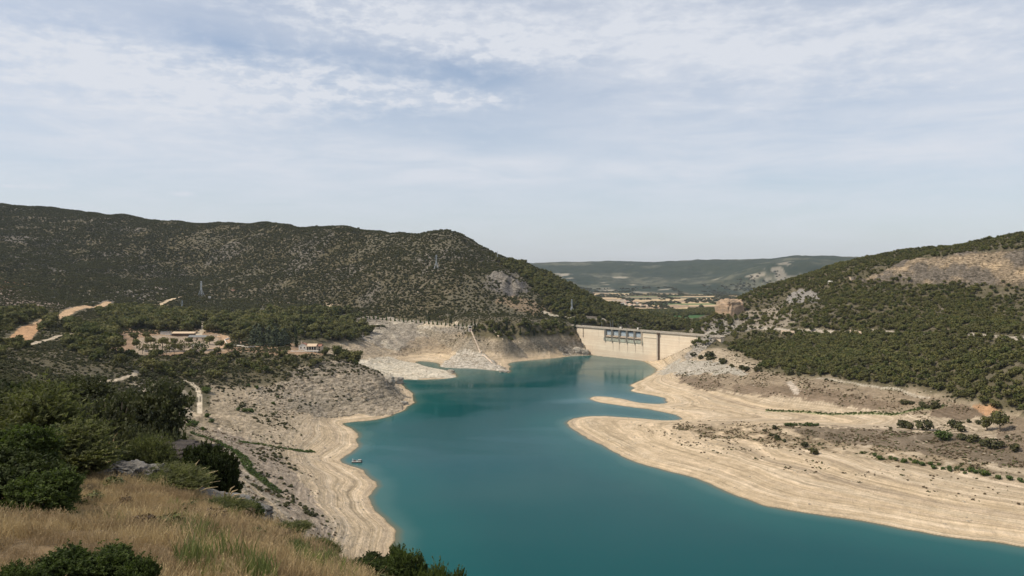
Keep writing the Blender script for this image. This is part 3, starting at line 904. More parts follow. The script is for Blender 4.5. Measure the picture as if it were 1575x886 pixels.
fa = h.math('ADD', 1.0, h.math('MULTIPLY', h.math('MULTIPLY', h.math('SUBTRACT', blk, .5), rk_), 4.0))
fb_ = h.math('ADD', 1.0, h.math('MULTIPLY', h.math('MULTIPLY', h.math('SUBTRACT', lin, .5), lsel), 2.6))
fc = h.math('SUBTRACT', 1.0, h.math('MULTIPLY', crk, .62)); f2 = h.ramp(nb, .25, .75, .85, 1.15, False); f3 = h.ramp(nc, .25, .75, .8, 1.2, False)
ff = h.math('MULTIPLY', h.math('MULTIPLY', h.math('MULTIPLY', f1, f2), f3), h.math('MULTIPLY', h.math('MULTIPLY', fa, fb_), fc))
ff = h.math('MAXIMUM', ff, .12)
colv = h.vmath('MULTIPLY', at.outputs['Color'], h.xyz(ff, ff, h.math('POWER', ff, 1.08)))
h.put(b.inputs['Base Color'], colv); b.inputs['Roughness'].default_value = .95; b.inputs['Specular IOR Level'].default_value = .15
bh = h.math('ADD', h.math('ADD', h.math('MULTIPLY', na, .6), h.math('MULTIPLY', h.math('ADD', h.math('MULTIPLY', led, 4.0), h.math('MULTIPLY', blk, 3.0)), rk_)), h.math('ADD', h.math('MULTIPLY', nb, 2.5), h.math('MULTIPLY', vor.outputs['Distance'], .12)))
bp = h.n('ShaderNodeBump'); bp.inputs['Strength'].default_value = .85; bp.inputs['Distance'].default_value = 1.0
h.put(bp.inputs['Height'], bh); h.put(b.inputs['Normal'], bp.outputs[0])
m_gnd_far = m_ter
idx = np.arange(NU * NL).reshape(NL, NU)


def sheet(name, rsl, mat, **kw):
    a, b_ = rsl
    vi = idx[a:b_]
    vs = np.stack([X[a:b_], Y[a:b_], Z[a:b_]], -1).reshape(-1, 3)
    base = vi[0, 0]
    q = np.stack([vi[:-1, :-1], vi[:-1, 1:], vi[1:, 1:], vi[1:, :-1]], -1).reshape(-1, 4) - base
    me = mesh_np(name, vs, q, mat, True)
    ca = me.color_attributes.new('cover', 'FLOAT_COLOR', 'POINT')
    cc = np.ones((len(vs), 4), np.float32); cc[:, 3] = rocky[a:b_].ravel(); cc[:, :3] = alb[a:b_].reshape(-1, 3)
    ca.data.foreach_set('color', cc.ravel())
    o = link(bpy.data.objects.new(name, me)); o['kind'] = 'structure'
    return o


ter = sheet('ground', (0, NL), m_ter)

# water
wr = np.arange(np.searchsorted(lrows, math.log(130)), np.searchsorted(lrows, math.log(1290)), 3)
wc = np.arange(0, NU, 2)
WX, WY, WS = X[np.ix_(wr, wc)], Y[np.ix_(wr, wc)], SD[np.ix_(wr, wc)]
wv = np.stack([WX, WY, np.zeros_like(WX)], -1).reshape(-1, 3)
wi = np.arange(WX.size).reshape(WX.shape)
q = np.stack([wi[:-1, :-1], wi[:-1, 1:], wi[1:, 1:], wi[1:, :-1]], -1).reshape(-1, 4)
ok = (WS.reshape(-1)[q] < 26).any(1)
sidew = ((WX - DAM_L[0]) * dn[0] + (WY - DAM_L[1]) * dn[1]).reshape(-1)
ok &= (sidew[q] < 4).all(1)
q = q[ok]
m_wat, h, b = mat_new('reservoir_water')
at = h.n('ShaderNodeAttribute', attribute_name='depth'); pos = geo_pos(h)
dep = at.outputs['Fac']
nw = h.noise(pos, .010, 4, .6)
dep2 = h.math('ADD', dep, h.math('MULTIPLY', h.math('SUBTRACT', nw, .5), 14.0))
c1 = h.mix(h.ramp(dep, 0, 4.5), (.10, .11, .07), (.030, .105, .098))
c2 = h.mix(h.ramp(dep2, 3, 16), c1, (.001, .074, .074))
c3_ = h.mix(h.ramp(dep2, 12, 60), c2, (.0005, .060, .064))
h.put(b.inputs['Base Color'], c3_)
wr_ = h.noise(h.vmath('MULTIPLY', pos, (.35, 1.0, 1.0)), .011, 5, .6, .5)
h.put(b.inputs['Roughness'], h.ramp(wr_, .4, .62, .05, .17)); b.inputs['IOR'].default_value = 1.333
b.inputs['Specular IOR Level'].default_value = .06
wn = h.math('ADD', h.noise(h.vmath('MULTIPLY', pos, (1.0, 1.5, 1.0)), .9, 3, .55), h.math('MULTIPLY', h.noise(pos, 3.5, 2, .5), .25))
bp = h.n('ShaderNodeBump'); h.put(bp.inputs['Strength'], h.ramp(wr_, .38, .64, .05, .22)); bp.inputs['Distance'].default_value = .3
h.put(bp.inputs['Height'], wn); h.put(b.inputs['Normal'], bp.outputs[0])
wme = mesh_np('water', wv, q, m_wat, True)
da = wme.attributes.new('depth', 'FLOAT', 'POINT'); da.data.foreach_set('value', np.clip(-WS, 0, 250).astype(np.float32).ravel())
wat = link(bpy.data.objects.new('water', wme)); wat['kind'] = 'structure'

# ------------------------------------------------------------------ plants
def foliage_mat(name, ca, cb, cc, sat=.0, transl=.25):
    m, h, b = mat_new(name)
    rnd = h.n('ShaderNodeObjectInfo').outputs['Random']
    pos = geo_pos(h)
    obj = h.n('ShaderNodeTexCoord').outputs['Object']
    n_ = h.noise(obj, 6.0, 2, .5); n2_ = h.noise(pos, .035, 3, .5)
    col = h.mix(h.ramp(rnd, 0, 1, 0, 1, False), ca, cb)
    col = h.mix(h.ramp(n2_, .38, .62, 0, .55), col, cc)
    col = h.mix(1.0, col, h.xyz(h.ramp(n_, .3, .7, .7, 1.35), h.ramp(n_, .3, .7, .7, 1.3), h.ramp(n_, .3, .7, .8, 1.1)), 'MULTIPLY')
    h.put(b.inputs['Base Color'], col); b.inputs['Roughness'].default_value = .75; b.inputs['Specular IOR Level'].default_value = .2
    if transl:
        tr = h.n('ShaderNodeBsdfTranslucent'); h.put(tr.inputs['Color'], h.vmath('MULTIPLY', col, (1.2, 1.35, .7)))
        mx = h.n('ShaderNodeMixShader'); mx.inputs[0].default_value = transl
        h.t.links.new(b.outputs[0], mx.inputs[1]); h.t.links.new(tr.outputs[0], mx.inputs[2])
        out = [q for q in h.t.nodes if q.type == 'OUTPUT_MATERIAL'][0]
        h.t.links.new(mx.outputs[0], out.inputs['Surface'])
    return m


M_PINE = foliage_mat('pine_foliage', (.066, .082, .022), (.150, .142, .050), (.086, .080, .032), transl=.15)
M_SCRUB = foliage_mat('scrub_foliage', (.060, .064, .025), (.090, .086, .035), (.050, .054, .025), transl=.12)
M_DARK = foliage_mat('cypress_foliage', (.034, .048, .014), (.050, .062, .020), (.032, .042, .014), transl=.2)
M_YOUNG = foliage_mat('young_foliage', (.065, .105, .025), (.10, .13, .035), (.055, .085, .025), transl=.25)
M_WEED = foliage_mat('weed_foliage', (.12, .085, .05), (.17, .125, .075), (.10, .08, .045), transl=.1)
M_WEEDG = foliage_mat('green_weed_foliage', (.085, .095, .035), (.12, .125, .05), (.07, .08, .03), transl=.1)
M_BLUE = foliage_mat('grey_green_foliage', (.062, .078, .046), (.078, .092, .055), (.055, .068, .042), transl=.15)
M_LENT = foliage_mat('glossy_green_foliage', (.054, .076, .022), (.082, .106, .032), (.044, .060, .020), transl=.35)
M_ROSE = foliage_mat('light_green_foliage', (.115, .124, .050), (.150, .155, .066), (.085, .094, .042), transl=.35)
M_OAK = foliage_mat('oak_foliage', (.080, .085, .045), (.112, .116, .064), (.060, .066, .034), transl=.25)
M_BARK = simple('bark', (.13, .105, .08), .9, .3, 3.0)
M_TWIG = simple('twig', (.16, .13, .10), .9, .3, 6.0)


def cloud(rng, blobs, n, leaf, outward=.7, asp=1.6, hollow=.45):
    """n leaf-clump quads spread through ellipsoid blobs [(centre, radii)], outward-leaning faces"""
    vol = np.array([b[1][0] * b[1][1] * b[1][2] for b in blobs]) ** .67
    k = rng.choice(len(blobs), n, p=vol / vol.sum())
    Cc = np.array([b[0] for b in blobs])[k]; Rr = np.array([b[1] for b in blobs])[k]
    d = rng.normal(size=(n, 3)); d /= np.linalg.norm(d, axis=1)[:, None]
    r = (hollow + (1 - hollow) * rng.random(n)) ** .6 * (1 + .12 * rng.normal(size=n))
    p = Cc + d * Rr * r[:, None]
    nrm = d * outward + rng.normal(size=(n, 3)) * (1 - outward) + np.array([0, 0, .15]); nrm /= np.linalg.norm(nrm, axis=1)[:, None]
    a = np.cross(nrm, rng.normal(size=(n, 3))); a /= np.linalg.norm(a, axis=1)[:, None]
    b_ = np.cross(nrm, a)
    s = (leaf * (.6 + .8 * rng.random(n)))[:, None]
    a = a * s * asp * .5; b_ = b_ * s * .5
    q = np.stack([p - a, p - b_ * .9 + a * .1, p + a, p + b_ * 1.1 - a * .15], 1)
    return q.reshape(-1, 3), np.arange(n * 4).reshape(n, 4)


def crown_blobs(rng, kind):
    if kind == 'pine':
        bl = [((0, 0, .60), (.36, .36, .30))]
        for i in range(9):
            a = rng.random() * 6.28; r = .18 + .22 * rng.random(); z = .36 + .48 * rng.random()
            s = .17 + .11 * rng.random()
            bl.append(((math.cos(a) * r * (1.15 - z * .5), math.sin(a) * r * (1.15 - z * .5), z), (s, s, s * .72)))
        return bl
    if kind == 'shrub':
        bl = [((0, 0, .42), (.38, .38, .40))]
        for i in range(7):
            a = rng.random() * 6.28; r = .2 + .22 * rng.random(); z = .2 + .45 * rng.random()
            s = .16 + .12 * rng.random()
            bl.append(((math.cos(a) * r, math.sin(a) * r, z), (s, s, s * .8)))
        return bl
    if kind == 'cypress':
        return [((.01 * i, 0, .08 + .115 * i), (.17 * (1 - .085 * i), .17 * (1 - .085 * i), .12)) for i in range(9)]
    if kind == 'cone':
        return [((rng.normal() * .03, rng.normal() * .03, .12 + .11 * i), (.38 * (1 - .11 * i), .38 * (1 - .11 * i), .10)) for i in range(8)]


def crown_mesh(name, kind, seed, n, leaf, mat, hollow=.45, outward=.7):
    rng = np.random.default_rng(seed)
    v, f = cloud(rng, crown_blobs(rng, kind), n, leaf, hollow=hollow, outward=outward)
    return mesh_np(name, v, f, mat)


def trunk_mesh(name, seed, th=.5, rad=.028, mat=None, limbs=5, spread=.3):
    rnd = random.Random(seed); mb = MB()
    lean = rnd.uniform(-.05, .05)
    mb.tube([(0, 0, -.08), (lean * .3, 0, .2 * th * 2), (lean, .01, th * 1.4)], [rad * 1.25, rad, rad * .4], 6)
    for i in range(limbs):
        a = rnd.uniform(0, 6.28); z = rnd.uniform(.35, 1.1) * th; L_ = spread * rnd.uniform(.6, 1.1)
        mb.tube([(lean * .5, 0, z), (math.cos(a) * L_ * .5, math.sin(a) * L_ * .5, z + L_ * .35), (math.cos(a) * L_, math.sin(a) * L_, z + L_ * .55)], [rad * .5, rad * .35, rad * .12], 5, False)
    return mb.mesh(name, mat or M_BARK)


PINE_HI = [crown_mesh('crown', 'pine', 20 + i, 620, .085, M_PINE) for i in range(4)]
PINE_TR = [trunk_mesh('trunk', 30 + i) for i in range(4)]
SHR_HI = [crown_mesh('shrub', 'shrub', 40 + i, 300, .13, M_SCRUB) for i in range(4)]
SHRY_HI = [crown_mesh('shrub', 'shrub', 44 + i, 300, .12, M_YOUNG) for i in range(3)]
CYP_HI = [crown_mesh('crown', 'cypress', 50 + i, 420, .06, M_DARK) for i in range(2)]
CYP_TR = [trunk_mesh('trunk', 52, .3, .02, limbs=0)]
BLUE_HI = [crown_mesh('crown', 'cone', 55 + i, 620, .09, M_BLUE) for i in range(2)]
YP_HI = [crown_mesh('crown', 'cone', 58 + i, 420, .10, M_YOUNG) for i in range(2)]


def proto(me_list):
    out = []
    for me in me_list:
        out.append(bpy.data.objects.new('proto_' + me.name, me))        # never linked to the scene: only read by the scatter
    return out


PR_PINE = proto([crown_mesh('pine_low', 'pine', 60 + i, 230, .135, M_PINE) for i in range(4)])
PR_SCRUB = proto([crown_mesh('scrub_low', 'shrub', 70 + i, 90, .24, M_SCRUB) for i in range(4)])
PR_WEED = proto([crown_mesh('weed_low', 'shrub', 80 + i, 26, .38, M_WEED) for i in range(3)])
PR_WEEDG = proto([crown_mesh('weed_green_low', 'shrub', 84 + i, 30, .34, M_WEEDG) for i in range(3)])


def scatter(name, pts, scl, rot, which, protos, label, cat, rotx=None):
    """one uncountable mass: instances on points"""
    me = bpy.data.meshes.new(name)
    me.vertices.add(len(pts)); me.vertices.foreach_set('co', np.ascontiguousarray(pts, np.float32).ravel())
    a = me.attributes.new('sc', 'FLOAT_VECTOR', 'POINT'); a.data.foreach_set('vector', np.ascontiguousarray(scl, np.float32).ravel())
    rr = np.zeros((len(pts), 3), np.float32); rr[:, 2] = rot
    if rotx is not None: rr[:, :2] = rotx
    a = me.attributes.new('ro', 'FLOAT_VECTOR', 'POINT'); a.data.foreach_set('vector', rr.ravel())
    a = me.attributes.new('wh', 'INT', 'POINT'); a.data.foreach_set('value', np.ascontiguousarray(which, np.int32))
    o = link(bpy.data.objects.new(name, me))
    g = bpy.data.node_groups.new(name + '_scatter', 'GeometryNodeTree')
    g.interface.new_socket('Geometry', in_out='INPUT', socket_type='NodeSocketGeometry')
    g.interface.new_socket('Geometry', in_out='OUTPUT', socket_type='NodeSocketGeometry')
    gi_ = g.nodes.new('NodeGroupInput'); go_ = g.nodes.new('NodeGroupOutput')
    ins = g.nodes.new('GeometryNodeInstanceOnPoints'); ins.inputs['Pick Instance'].default_value = True
    gt = g.nodes.new('GeometryNodeGeometryToInstance')
    for p in reversed(protos):
        oi = g.nodes.new('GeometryNodeObjectInfo'); oi.inputs['Object'].default_value = p
        oi.inputs['As Instance'].default_value = False
        g.links.new(oi.outputs['Geometry'], gt.inputs[0])
    g.links.new(gi_.outputs[0], ins.inputs['Points']); g.links.new(gt.outputs[0], ins.inputs['Instance'])
    for nm, dt, so in (('sc', 'FLOAT_VECTOR', 'Scale'), ('ro', 'FLOAT_VECTOR', 'Rotation'), ('wh', 'INT', 'Instance Index')):
        na_ = g.nodes.new('GeometryNodeInputNamedAttribute'); na_.data_type = dt; na_.inputs['Name'].default_value = nm
        outs = [s_ for s_ in na_.outputs if s_.enabled and s_.name == 'Attribute']
        g.links.new(outs[0], ins.inputs[so])
    g.links.new(ins.outputs[0], go_.inputs[0])
    md = o.modifiers.new('scatter', 'NODES'); md.node_group = g
    tag(o, label, cat, None, 'stuff')
    print(name, len(pts))
    return o


cellA = np.empty(U.shape)
cellA[:-1, :-1] = (np.diff(U, axis=1)[:-1] / F * Dg[:-1, :-1]) * (np.diff(L, axis=0)[:, :-1] * Dg[:-1, :-1])
cellA[-1] = cellA[-2]; cellA[:, -1] = cellA[:, -2]


def sample(dens, vis=True):
    lam = dens * cellA
    if vis: lam = lam * VIS
    k = RNG.poisson(np.clip(lam, 0, 20))
    il, iu = np.nonzero(k)
    rep = k[il, iu]; il = np.repeat(il, rep); iu = np.repeat(iu, rep)
    il = np.minimum(il, NL - 2); iu = np.minimum(iu, NU - 2)
    u = ucols[iu] + RNG.random(len(iu)) * (ucols[iu + 1] - ucols[iu]); l = lrows[il] + RNG.random(len(il)) * (lrows[il + 1] - lrows[il])
    D = np.exp(l); x = (u - U0) / F * D
    return np.stack([x, D, ground(x, D)], -1), il, iu


bare = np.zeros(U.shape, bool)                # roads, yards, rock faces: nothing grows there
for pts_, wd, a, b, col in ROADS:
    bare |= lmask(pts_, wd + 2, a, b)
bare |= lmask(ROADS[0][0], 22, 500, 1800) & (Dg < 1700)
bare |= lmask([(283, 585), (304, 598), (308, 612), (307, 636)], 6, 300, 800)
bare |= (m_cliffL & (fbm(X, Y, 14, 3, 219) < .35)) | m_tri | m_spit
bare |= mask([(215, 515), (335, 513), (350, 520), (352, 545), (200, 547), (160, 540), (190, 512)], 740, 1100, 3)
bare |= mask([(450, 524), (500, 524), (505, 545), (440, 546)], 740, 1100, 2)
m_open = mask([(330, 517), (400, 520), (465, 532), (500, 548), (440, 547), (340, 545)], 740, 1100)
dn_band = dz_ > .5
p1, p2 = fbm(X, Y, 90, 4, 201), fbm(X, Y, 25, 3, 202)
left_hill = (Dg > 1150) & (Dg < 3200) & (U < 1050) & (Z > 47.5) & ~m_gully
# pines
pine = np.zeros(U.shape)
rh = (U > 1045) & (Dg > 480) & (Dg < 1600) & ~m_quarry & ~(dz_ > .35)
forestR = rh * smooth(Z, 28, 33) * smooth(p1 * .4 + p2 * .35 + .62, 0, .35)
forestR *= np.where(mask([(1050, 560), (1085, 510), (1110, 480), (1235, 440), (1265, 466), (1240, 500), (1200, 520), (1120, 535), (1080, 550)], 900, 1450, 6), .28, 1.0)
forestR *= np.where(mask([(1500, 440), (1600, 440), (1600, 480), (1560, 500), (1520, 480)], 700, 1200, 8), .35, 1.0)
forestR *= np.where((V < 430) & (U > 1290), .55, 1.0)
pine += forestR / 21
pine += mask([(760, 400), (800, 405), (850, 425), (900, 452), (960, 480), (1030, 500), (1030, 520), (880, 500), (850, 480), (830, 460), (800, 425)], 1150, 1800, 6) / 38
pine += mask([(735, 498), (800, 500), (890, 495), (895, 515), (880, 526), (800, 526), (735, 520)], 1080, 1350, 4) / 45
gr = mask([(150, 480), (230, 478), (330, 490), (400, 485), (470, 478), (530, 482), (560, 500), (570, 515), (530, 528), (470, 526), (400, 516), (340, 514), (312, 512), (220, 508), (180, 512), (160, 500)], 840, 1500, 5)
pine += gr / 125
pine += mask([(100, 500), (170, 505), (190, 545), (150, 560), (100, 540)], 500, 1300, 6) / 90
pine += mask([(195, 545), (290, 548), (330, 545), (430, 548), (530, 545), (560, 560), (440, 572), (330, 585), (250, 583), (205, 575)], 560, 900, 5) / 170
pine += mask([(0, 480), (60, 480), (80, 500), (30, 540), (0, 560), (-80, 560), (-80, 480)], 500, 1200, 6) / 120
pine += ((Dg > 1500) & (Dg < 3000) & (U > 880) & (U < 1320) & (Z < 60)) * smooth(p1 + .5, 0, .3) / 55
pine *= ~bare & ~m_open & ~m_green
# keep the dam itself clear
alongd = ((X - DAM_L[0]) * dd[0] + (Y - DAM_L[1]) * dd[1]) / (dd ** 2).sum()
pine *= ~((np.abs(side - 3) < 14) & (alongd > -.25) & (alongd < 1.2))
# scrub
scr = np.zeros(U.shape)
mass = fbm(X, Y, 60, 4, 210)
scr += left_hill * (1 - .45 * m_bareL) * (.35 + .65 * smooth(mass + .9, .1, .7)) / 9
scr += rh * smooth(Z, 26, 31) * smooth(p2 + .5, 0, .4) / 28
lf = (U < 600) & (Dg > 330) & (Dg <= 1280) & (Z > 38) & ~dn_band
scr += lf * (.3 + .7 * smooth(fbm(X, Y, 40, 4, 211) + .7, .1, .6)) / 5
scr += mask([(330, 560), (430, 555), (560, 555), (600, 578), (520, 575), (430, 585), (330, 600), (200, 600), (200, 570)], 540, 900, 5) / 10
scr += (U > 1040) * (Dg > 480) * (Dg < 1300) * (dz_ > .05) * smooth(Z, 22, 31) * smooth(p2, -.3, .4) / 26
scr += (U < 1000) * (Dg > 1050) * (Dg < 1400) * smooth(Z, 18, 36) * (Z < 50) * smooth(p2 + .1, 0, .4) / 50 * ~m_gully
scr += mask([(690, 505), (740, 500), (745, 525), (700, 528), (690, 518)], 1080, 1300, 3) / 22
scr += mask([(115, 438), (150, 436), (175, 441), (150, 455), (120, 454)], 1100, 1900, 3) / 60 + mask([(215, 463), (235, 456), (270, 458), (260, 468), (235, 472)], 1200, 1900, 3) / 50
scr += (U < 600) * (U > 210) * (Dg > 330) * (Dg < 780) * (Z > 12) * (Z < 40) * smooth(fbm(X, Y, 30, 4, 216), .1, .5) / 16
scr *= ~bare
scr[m_quarry] = 0
scr += m_quarry * smooth(fbm(X, Y, 30, 3, 215), .2, .6) / 90
# far, beyond the plain
farv = (Dg > 3000) & (Dg < 6800) & (U > 860) & (U < 1320)
farp = farv * (1 - .85 * (gold > .5)) * smooth(fbm(X, Y, 260, 4, 220) + .1, -.1, .4) / 1400 + farv * (np.abs((qx % 1) - .5) > .44) / 900

P1, il, iu = sample(pine)
zone = np.where(P1[:, 0] > 200, np.where(P1[:, 1] < 1500, 0, 3), np.where(P1[:, 1] > 1080, np.where(P1[:, 0] > -60, 2, 1), 1))
hgt = np.where(zone == 0, 4.7, np.where(zone == 2, 6.8, np.where(zone == 3, 7.5, 9.0))) * (.62 + .7 * RNG.random(len(P1)))
hgt = np.where((zone == 1), hgt * np.where(P1[:, 1] > 840, 1.25, .68), hgt)
hgt *= np.where((zone == 0) & (P1[:, 2] > 75), .85, 1.0)
appar = hgt / P1[:, 1] * ((P1[:, 0] / P1[:, 1] * F + U0 > -20) & (P1[:, 0] / P1[:, 1] * F + U0 < 1590))
order = np.argsort(-appar)
big, rest = order[:255], order[255:]
# copies of one pine, each a thing with crown and trunk
PZ = {0: ('round green pine standing in the open forest on the right hillside', 'pines on the right hillside'),
      1: ('dark green pine in the grove around the camp on the left shore', 'pines of the grove on the left shore'),
      2: ('pine on the wooded slope left of the dam', 'pines left of the dam'),
      3: ('pine in the valley behind the dam', 'pines in the valley behind the dam')}


def tree(name, label, cat, group, crown, trunk, x, y, z, hgt_, wid, rz):
    t = thing(name, label, cat, (x, y, z), rz, group)
    for me, nm in ((crown, 'crown'), (trunk, 'trunk')):
        if me is None: continue
        c = bpy.data.objects.new(nm, me); COL.objects.link(c); c.parent = t
        c.scale = (wid, wid, hgt_)
    return t


for i in big:
    x, y, z = P1[i]; hh = float(hgt[i]); k = random.randrange(4)
    lab, grp = PZ[int(zone[i])]
    tree('pine_tree', lab, 'tree', grp, PINE_HI[k], PINE_TR[k], float(x), float(y), float(z) - .1, hh * 1.05, hh * random.uniform(1.0, 1.35), random.uniform(0, 6.28))
r_ = rest
s_ = hgt[r_]; wd_ = s_ * (1.0 + .4 * RNG.random(len(r_)))
for zz, nm, lab in ((0, 'pine_forest', 'open forest of small round pines covering the right hillside'), (1, 'pine_grove', 'dark pines of the grove on the left shore plateau'),
                    (2, 'pine_wood', 'pine wood on the slope left of the dam'), (3, 'valley_trees', 'trees massed in the valley behind the dam')):
    q_ = zone[r_] == zz
    if q_.sum() < 1: continue
    rr = r_[q_]
    scatter(nm, P1[rr] - [0, 0, .3], np.stack([wd_[q_], wd_[q_], s_[q_] * 1.05], -1), RNG.random(len(rr)) * 6.28, RNG.integers(0, 4, len(rr)), PR_PINE, lab, 'trees')

P2, il, iu = sample(scr)
us = P2[:, 0] / P2[:, 1] * F + U0
hs = np.where(P2[:, 1] > 1280, 3.0, 1.7) * (.45 + .9 * RNG.random(len(P2)) ** 1.5)
appar = hs / P2[:, 1] * ((us > -20) & (us < 1590))
order = np.argsort(-appar)
big2, rest2 = order[:150], order[150:]
for i in big2:
    x, y, z = P2[i]; hh = float(hs[i])
    o = link(bpy.data.objects.new('shrub', SHR_HI[random.randrange(4)]))
    o.location = (float(x), float(y), float(z) - .1); o.scale = (hh * 1.5, hh * 1.5, hh); o.rotation_euler.z = random.uniform(0, 6.28)
    if x > 150: tag(o, 'low dull green shrub growing on the right hillside', 'shrub', 'shrubs on the right hillside')
    elif y > 1280: tag(o, 'low dull green shrub growing on the high hill at the left', 'shrub', 'shrubs on the high left hill')
    else: tag(o, 'low dull green shrub on the slopes of the left shore', 'shrub', 'shrubs on the left shore slopes')
zs_ = np.where(P2[rest2, 0] > 190, 0, np.where(P2[rest2, 1] > 1280, 1, 2))
for zz, nm, lab in ((0, 'hillside_scrub', 'low scrub between the pines of the right hillside'), (1, 'hillside_scrub', 'dense low scrub covering the high hill on the left'), (2, 'slope_scrub', 'low scrub on the slopes of the left shore')):
    rr = rest2[zs_ == zz]
    hh = hs[rr]
    scatter(nm, P2[rr] - [0, 0, .25], np.stack([hh * 1.25, hh * 1.25, hh], -1), RNG.random(len(rr)) * 6.28, RNG.integers(0, 4, len(rr)), PR_SCRUB, lab, 'scrub')
P3, _, _ = sample(farp)
hh = 7 + 7 * RNG.random(len(P3))
scatter('far_trees', P3 - [0, 0, .5], np.stack([hh * 1.6, hh * 1.6, hh], -1), RNG.random(len(P3)) * 6.28, RNG.integers(0, 4, len(P3)), PR_SCRUB, 'tree lines and copses between the far fields', 'trees')

# sparse weeds of the drawdown zone
wd1 = m_pen * smooth(n12 + n4 * .6, -.4, .4) / 3.5
wd1 = wd1 + mask([(1040, 575), (1150, 570), (1300, 590), (1450, 612), (1500, 632), (1400, 640), (1280, 622), (1150, 605), (1060, 598)], 560, 1050, 8) * smooth(n12, -.4, .3) / 4.5
wd1 = wd1 + (Dg > 250) * (Dg < 760) * (U < 640) * (U > 200) * (Z > 9) * (Z < 40) * smooth(n12 + p2 * .5, .0, .5) / 8
wd1 = wd1 + m_gully * smooth(p2, .1, .5) / 14 + mr * smooth(p2, -.1, .4) / 14 + mg * smooth(p2, -.2, .4) / 10
wd1 = wd1 + mask([(970, 655), (1100, 665), (1300, 705), (1500, 740), (1700, 760), (1700, 800), (1450, 765), (1250, 730), (1050, 690)], 330, 720, 9) * smooth(n12, .15, .6) / 9
wd1 = wd1 + (U > 1045) * (Dg < 1100) * (dz_ > .2) * (Z > 15) * smooth(n12, -.1, .5) / 9
wd1 = wd1 * ~bare
P4, _, _ = sample(wd1)
hh = .35 + .75 * RNG.random(len(P4)) ** 2
gsel = RNG.random(len(P4)) < .38
for nm, sel_, pr, lab in (('dry_weeds', ~gsel, PR_WEED, 'dry brown weeds dotting the exposed lake bed'), ('green_weeds', gsel, PR_WEEDG, 'small green weeds dotting the exposed lake bed')):
    k = sel_.nonzero()[0]
    scatter(nm, P4[k] - [0, 0, .08], np.stack([hh[k] * 1.7, hh[k] * 1.7, hh[k]], -1), RNG.random(len(k)) * 6.28, RNG.integers(0, 3, len(k)), pr, lab, 'weeds')
P5, _, _ = sample((m_green | m_stream) / 1.0)
hh = .4 + .8 * RNG.random(len(P5))
PR_REED = proto([crown_mesh('reed_low', 'shrub', 88 + i, 40, .28, M_YOUNG) for i in range(3)])
scatter('green_strip', P5 - [0, 0, .1], np.stack([hh * 1.5, hh * 1.5, hh], -1), RNG.random(len(P5)) * 6.28, RNG.integers(0, 3, len(P5)), PR_REED, 'strips of green growth along the damp gullies of the shore', 'plants')


def stone_mesh(seed):
    bm_v = []; rnd = np.random.default_rng(seed)
    import bmesh
    bm = bmesh.new(); bmesh.ops.create_icosphere(bm, subdivisions=2, radius=.5)
    for v in bm.verts:
        k = 1 + .35 * mnoise.noise(v.co * 2.3 + Vector((seed * 3.1, 0, 0))) + .2 * mnoise.noise(v.co * 5 + Vector((0, seed * 2.7, 0)))
        v.co = Vector((v.co.x * k * 1.3, v.co.y * k, v.co.z * k * .7))
    me = bpy.data.meshes.new('stone'); bm.to_mesh(me); bm.free(); me.materials.append(M_STONE)
    return me


M_STONE = simple('shore_stone', (.38, .315, .23), .9, .3, 1.5, bump=.4)
PR_STONE = proto([stone_mesh(i) for i in range(4)])
st_d = (Dg > 250) * (Dg < 1330) * (Z > .6) * (Z < 34) * (SD < 249) * (rocky * smooth(n12 + n4, -.2, .6) / 9 + smooth(n12, .3, .7) / 60)
P9, _, _ = sample(st_d)
hh = (.25 + .9 * RNG.random(len(P9)) ** 3) * (1 + P9[:, 1] / 1500)
scatter('shore_stones', P9, np.stack([hh * 1.2, hh * 1.2, hh], -1), RNG.random(len(P9)) * 6.28, RNG.integers(0, 4, len(P9)), PR_STONE, 'loose pale stones strewn over the exposed banks', 'stones')


def on(u, v, d0=0, d1=1e9):
    h_ = hit(u, v, d0, d1)
    return None if h_ is None else Vector(h_)


def bush_at(lst, label, group, meshes, cat='shrub', name='shrub', d0=200, squash=1.0):
    for u, v, pxh in lst:
        p = on(u, v, d0)
        if p is None: continue
        hh = pxh / F * p.y
        o = link(bpy.data.objects.new(name, random.choice(meshes)))
        o.location = (p.x, p.y, p.z - .08 * hh); s = hh * random.uniform(1.0, 1.25) * squash
        o.scale = (s, s, hh); o.rotation_euler.z = random.uniform(0, 6.28)
        tag(o, label, cat, group)


# young plants on the right shore, traced
rowA = [(1210 + i * 5.2 + random.uniform(-1, 1), 655 + random.uniform(-.5, .5), random.uniform(5, 8)) for i in range(10)]
bush_at(rowA, 'small green bush in the tight row on the crest of the right-hand peninsula', 'row of bushes on the peninsula crest', SHRY_HI)
bush_at([(1187, 671, 7), (1194, 673, 6), (1197, 677, 10), (1207, 680, 7), (1176, 664, 6), (1191, 660, 9)], 'dark green bush in the small cluster on the sandy peninsula slope', 'bush cluster on the peninsula slope', SHR_HI)
bush_at([(1238, 688, 12)], 'upright dark bush alone on sand, left one of the two below the bush row', None, SHR_HI)
bush_at([(1253, 698, 14)], 'upright dark bush alone on sand, right one of the two below the bush row', None, SHR_HI)
rowB = [(1345, 702, 7), (1354, 707, 10), (1370, 706, 7), (1378, 709, 8), (1390, 712, 10), (1408, 713, 9), (1418, 716, 9), (1430, 715, 7), (1437, 721, 9), (1450, 722, 6), (1461, 724, 11), (1472, 722, 7), (1480, 724, 6),
        (1492, 726, 11), (1500, 728, 9), (1512, 731, 13), (1521, 731, 6), (1535, 737, 10), (1553, 738, 10), (1570, 741, 9), (1325, 698, 6), (1400, 708, 6), (1444, 716, 6), (1484, 729, 6)]
bush_at(rowB, 'young green bush in the long line on the sand at the far right', 'line of young bushes on the right sand', SHRY_HI)
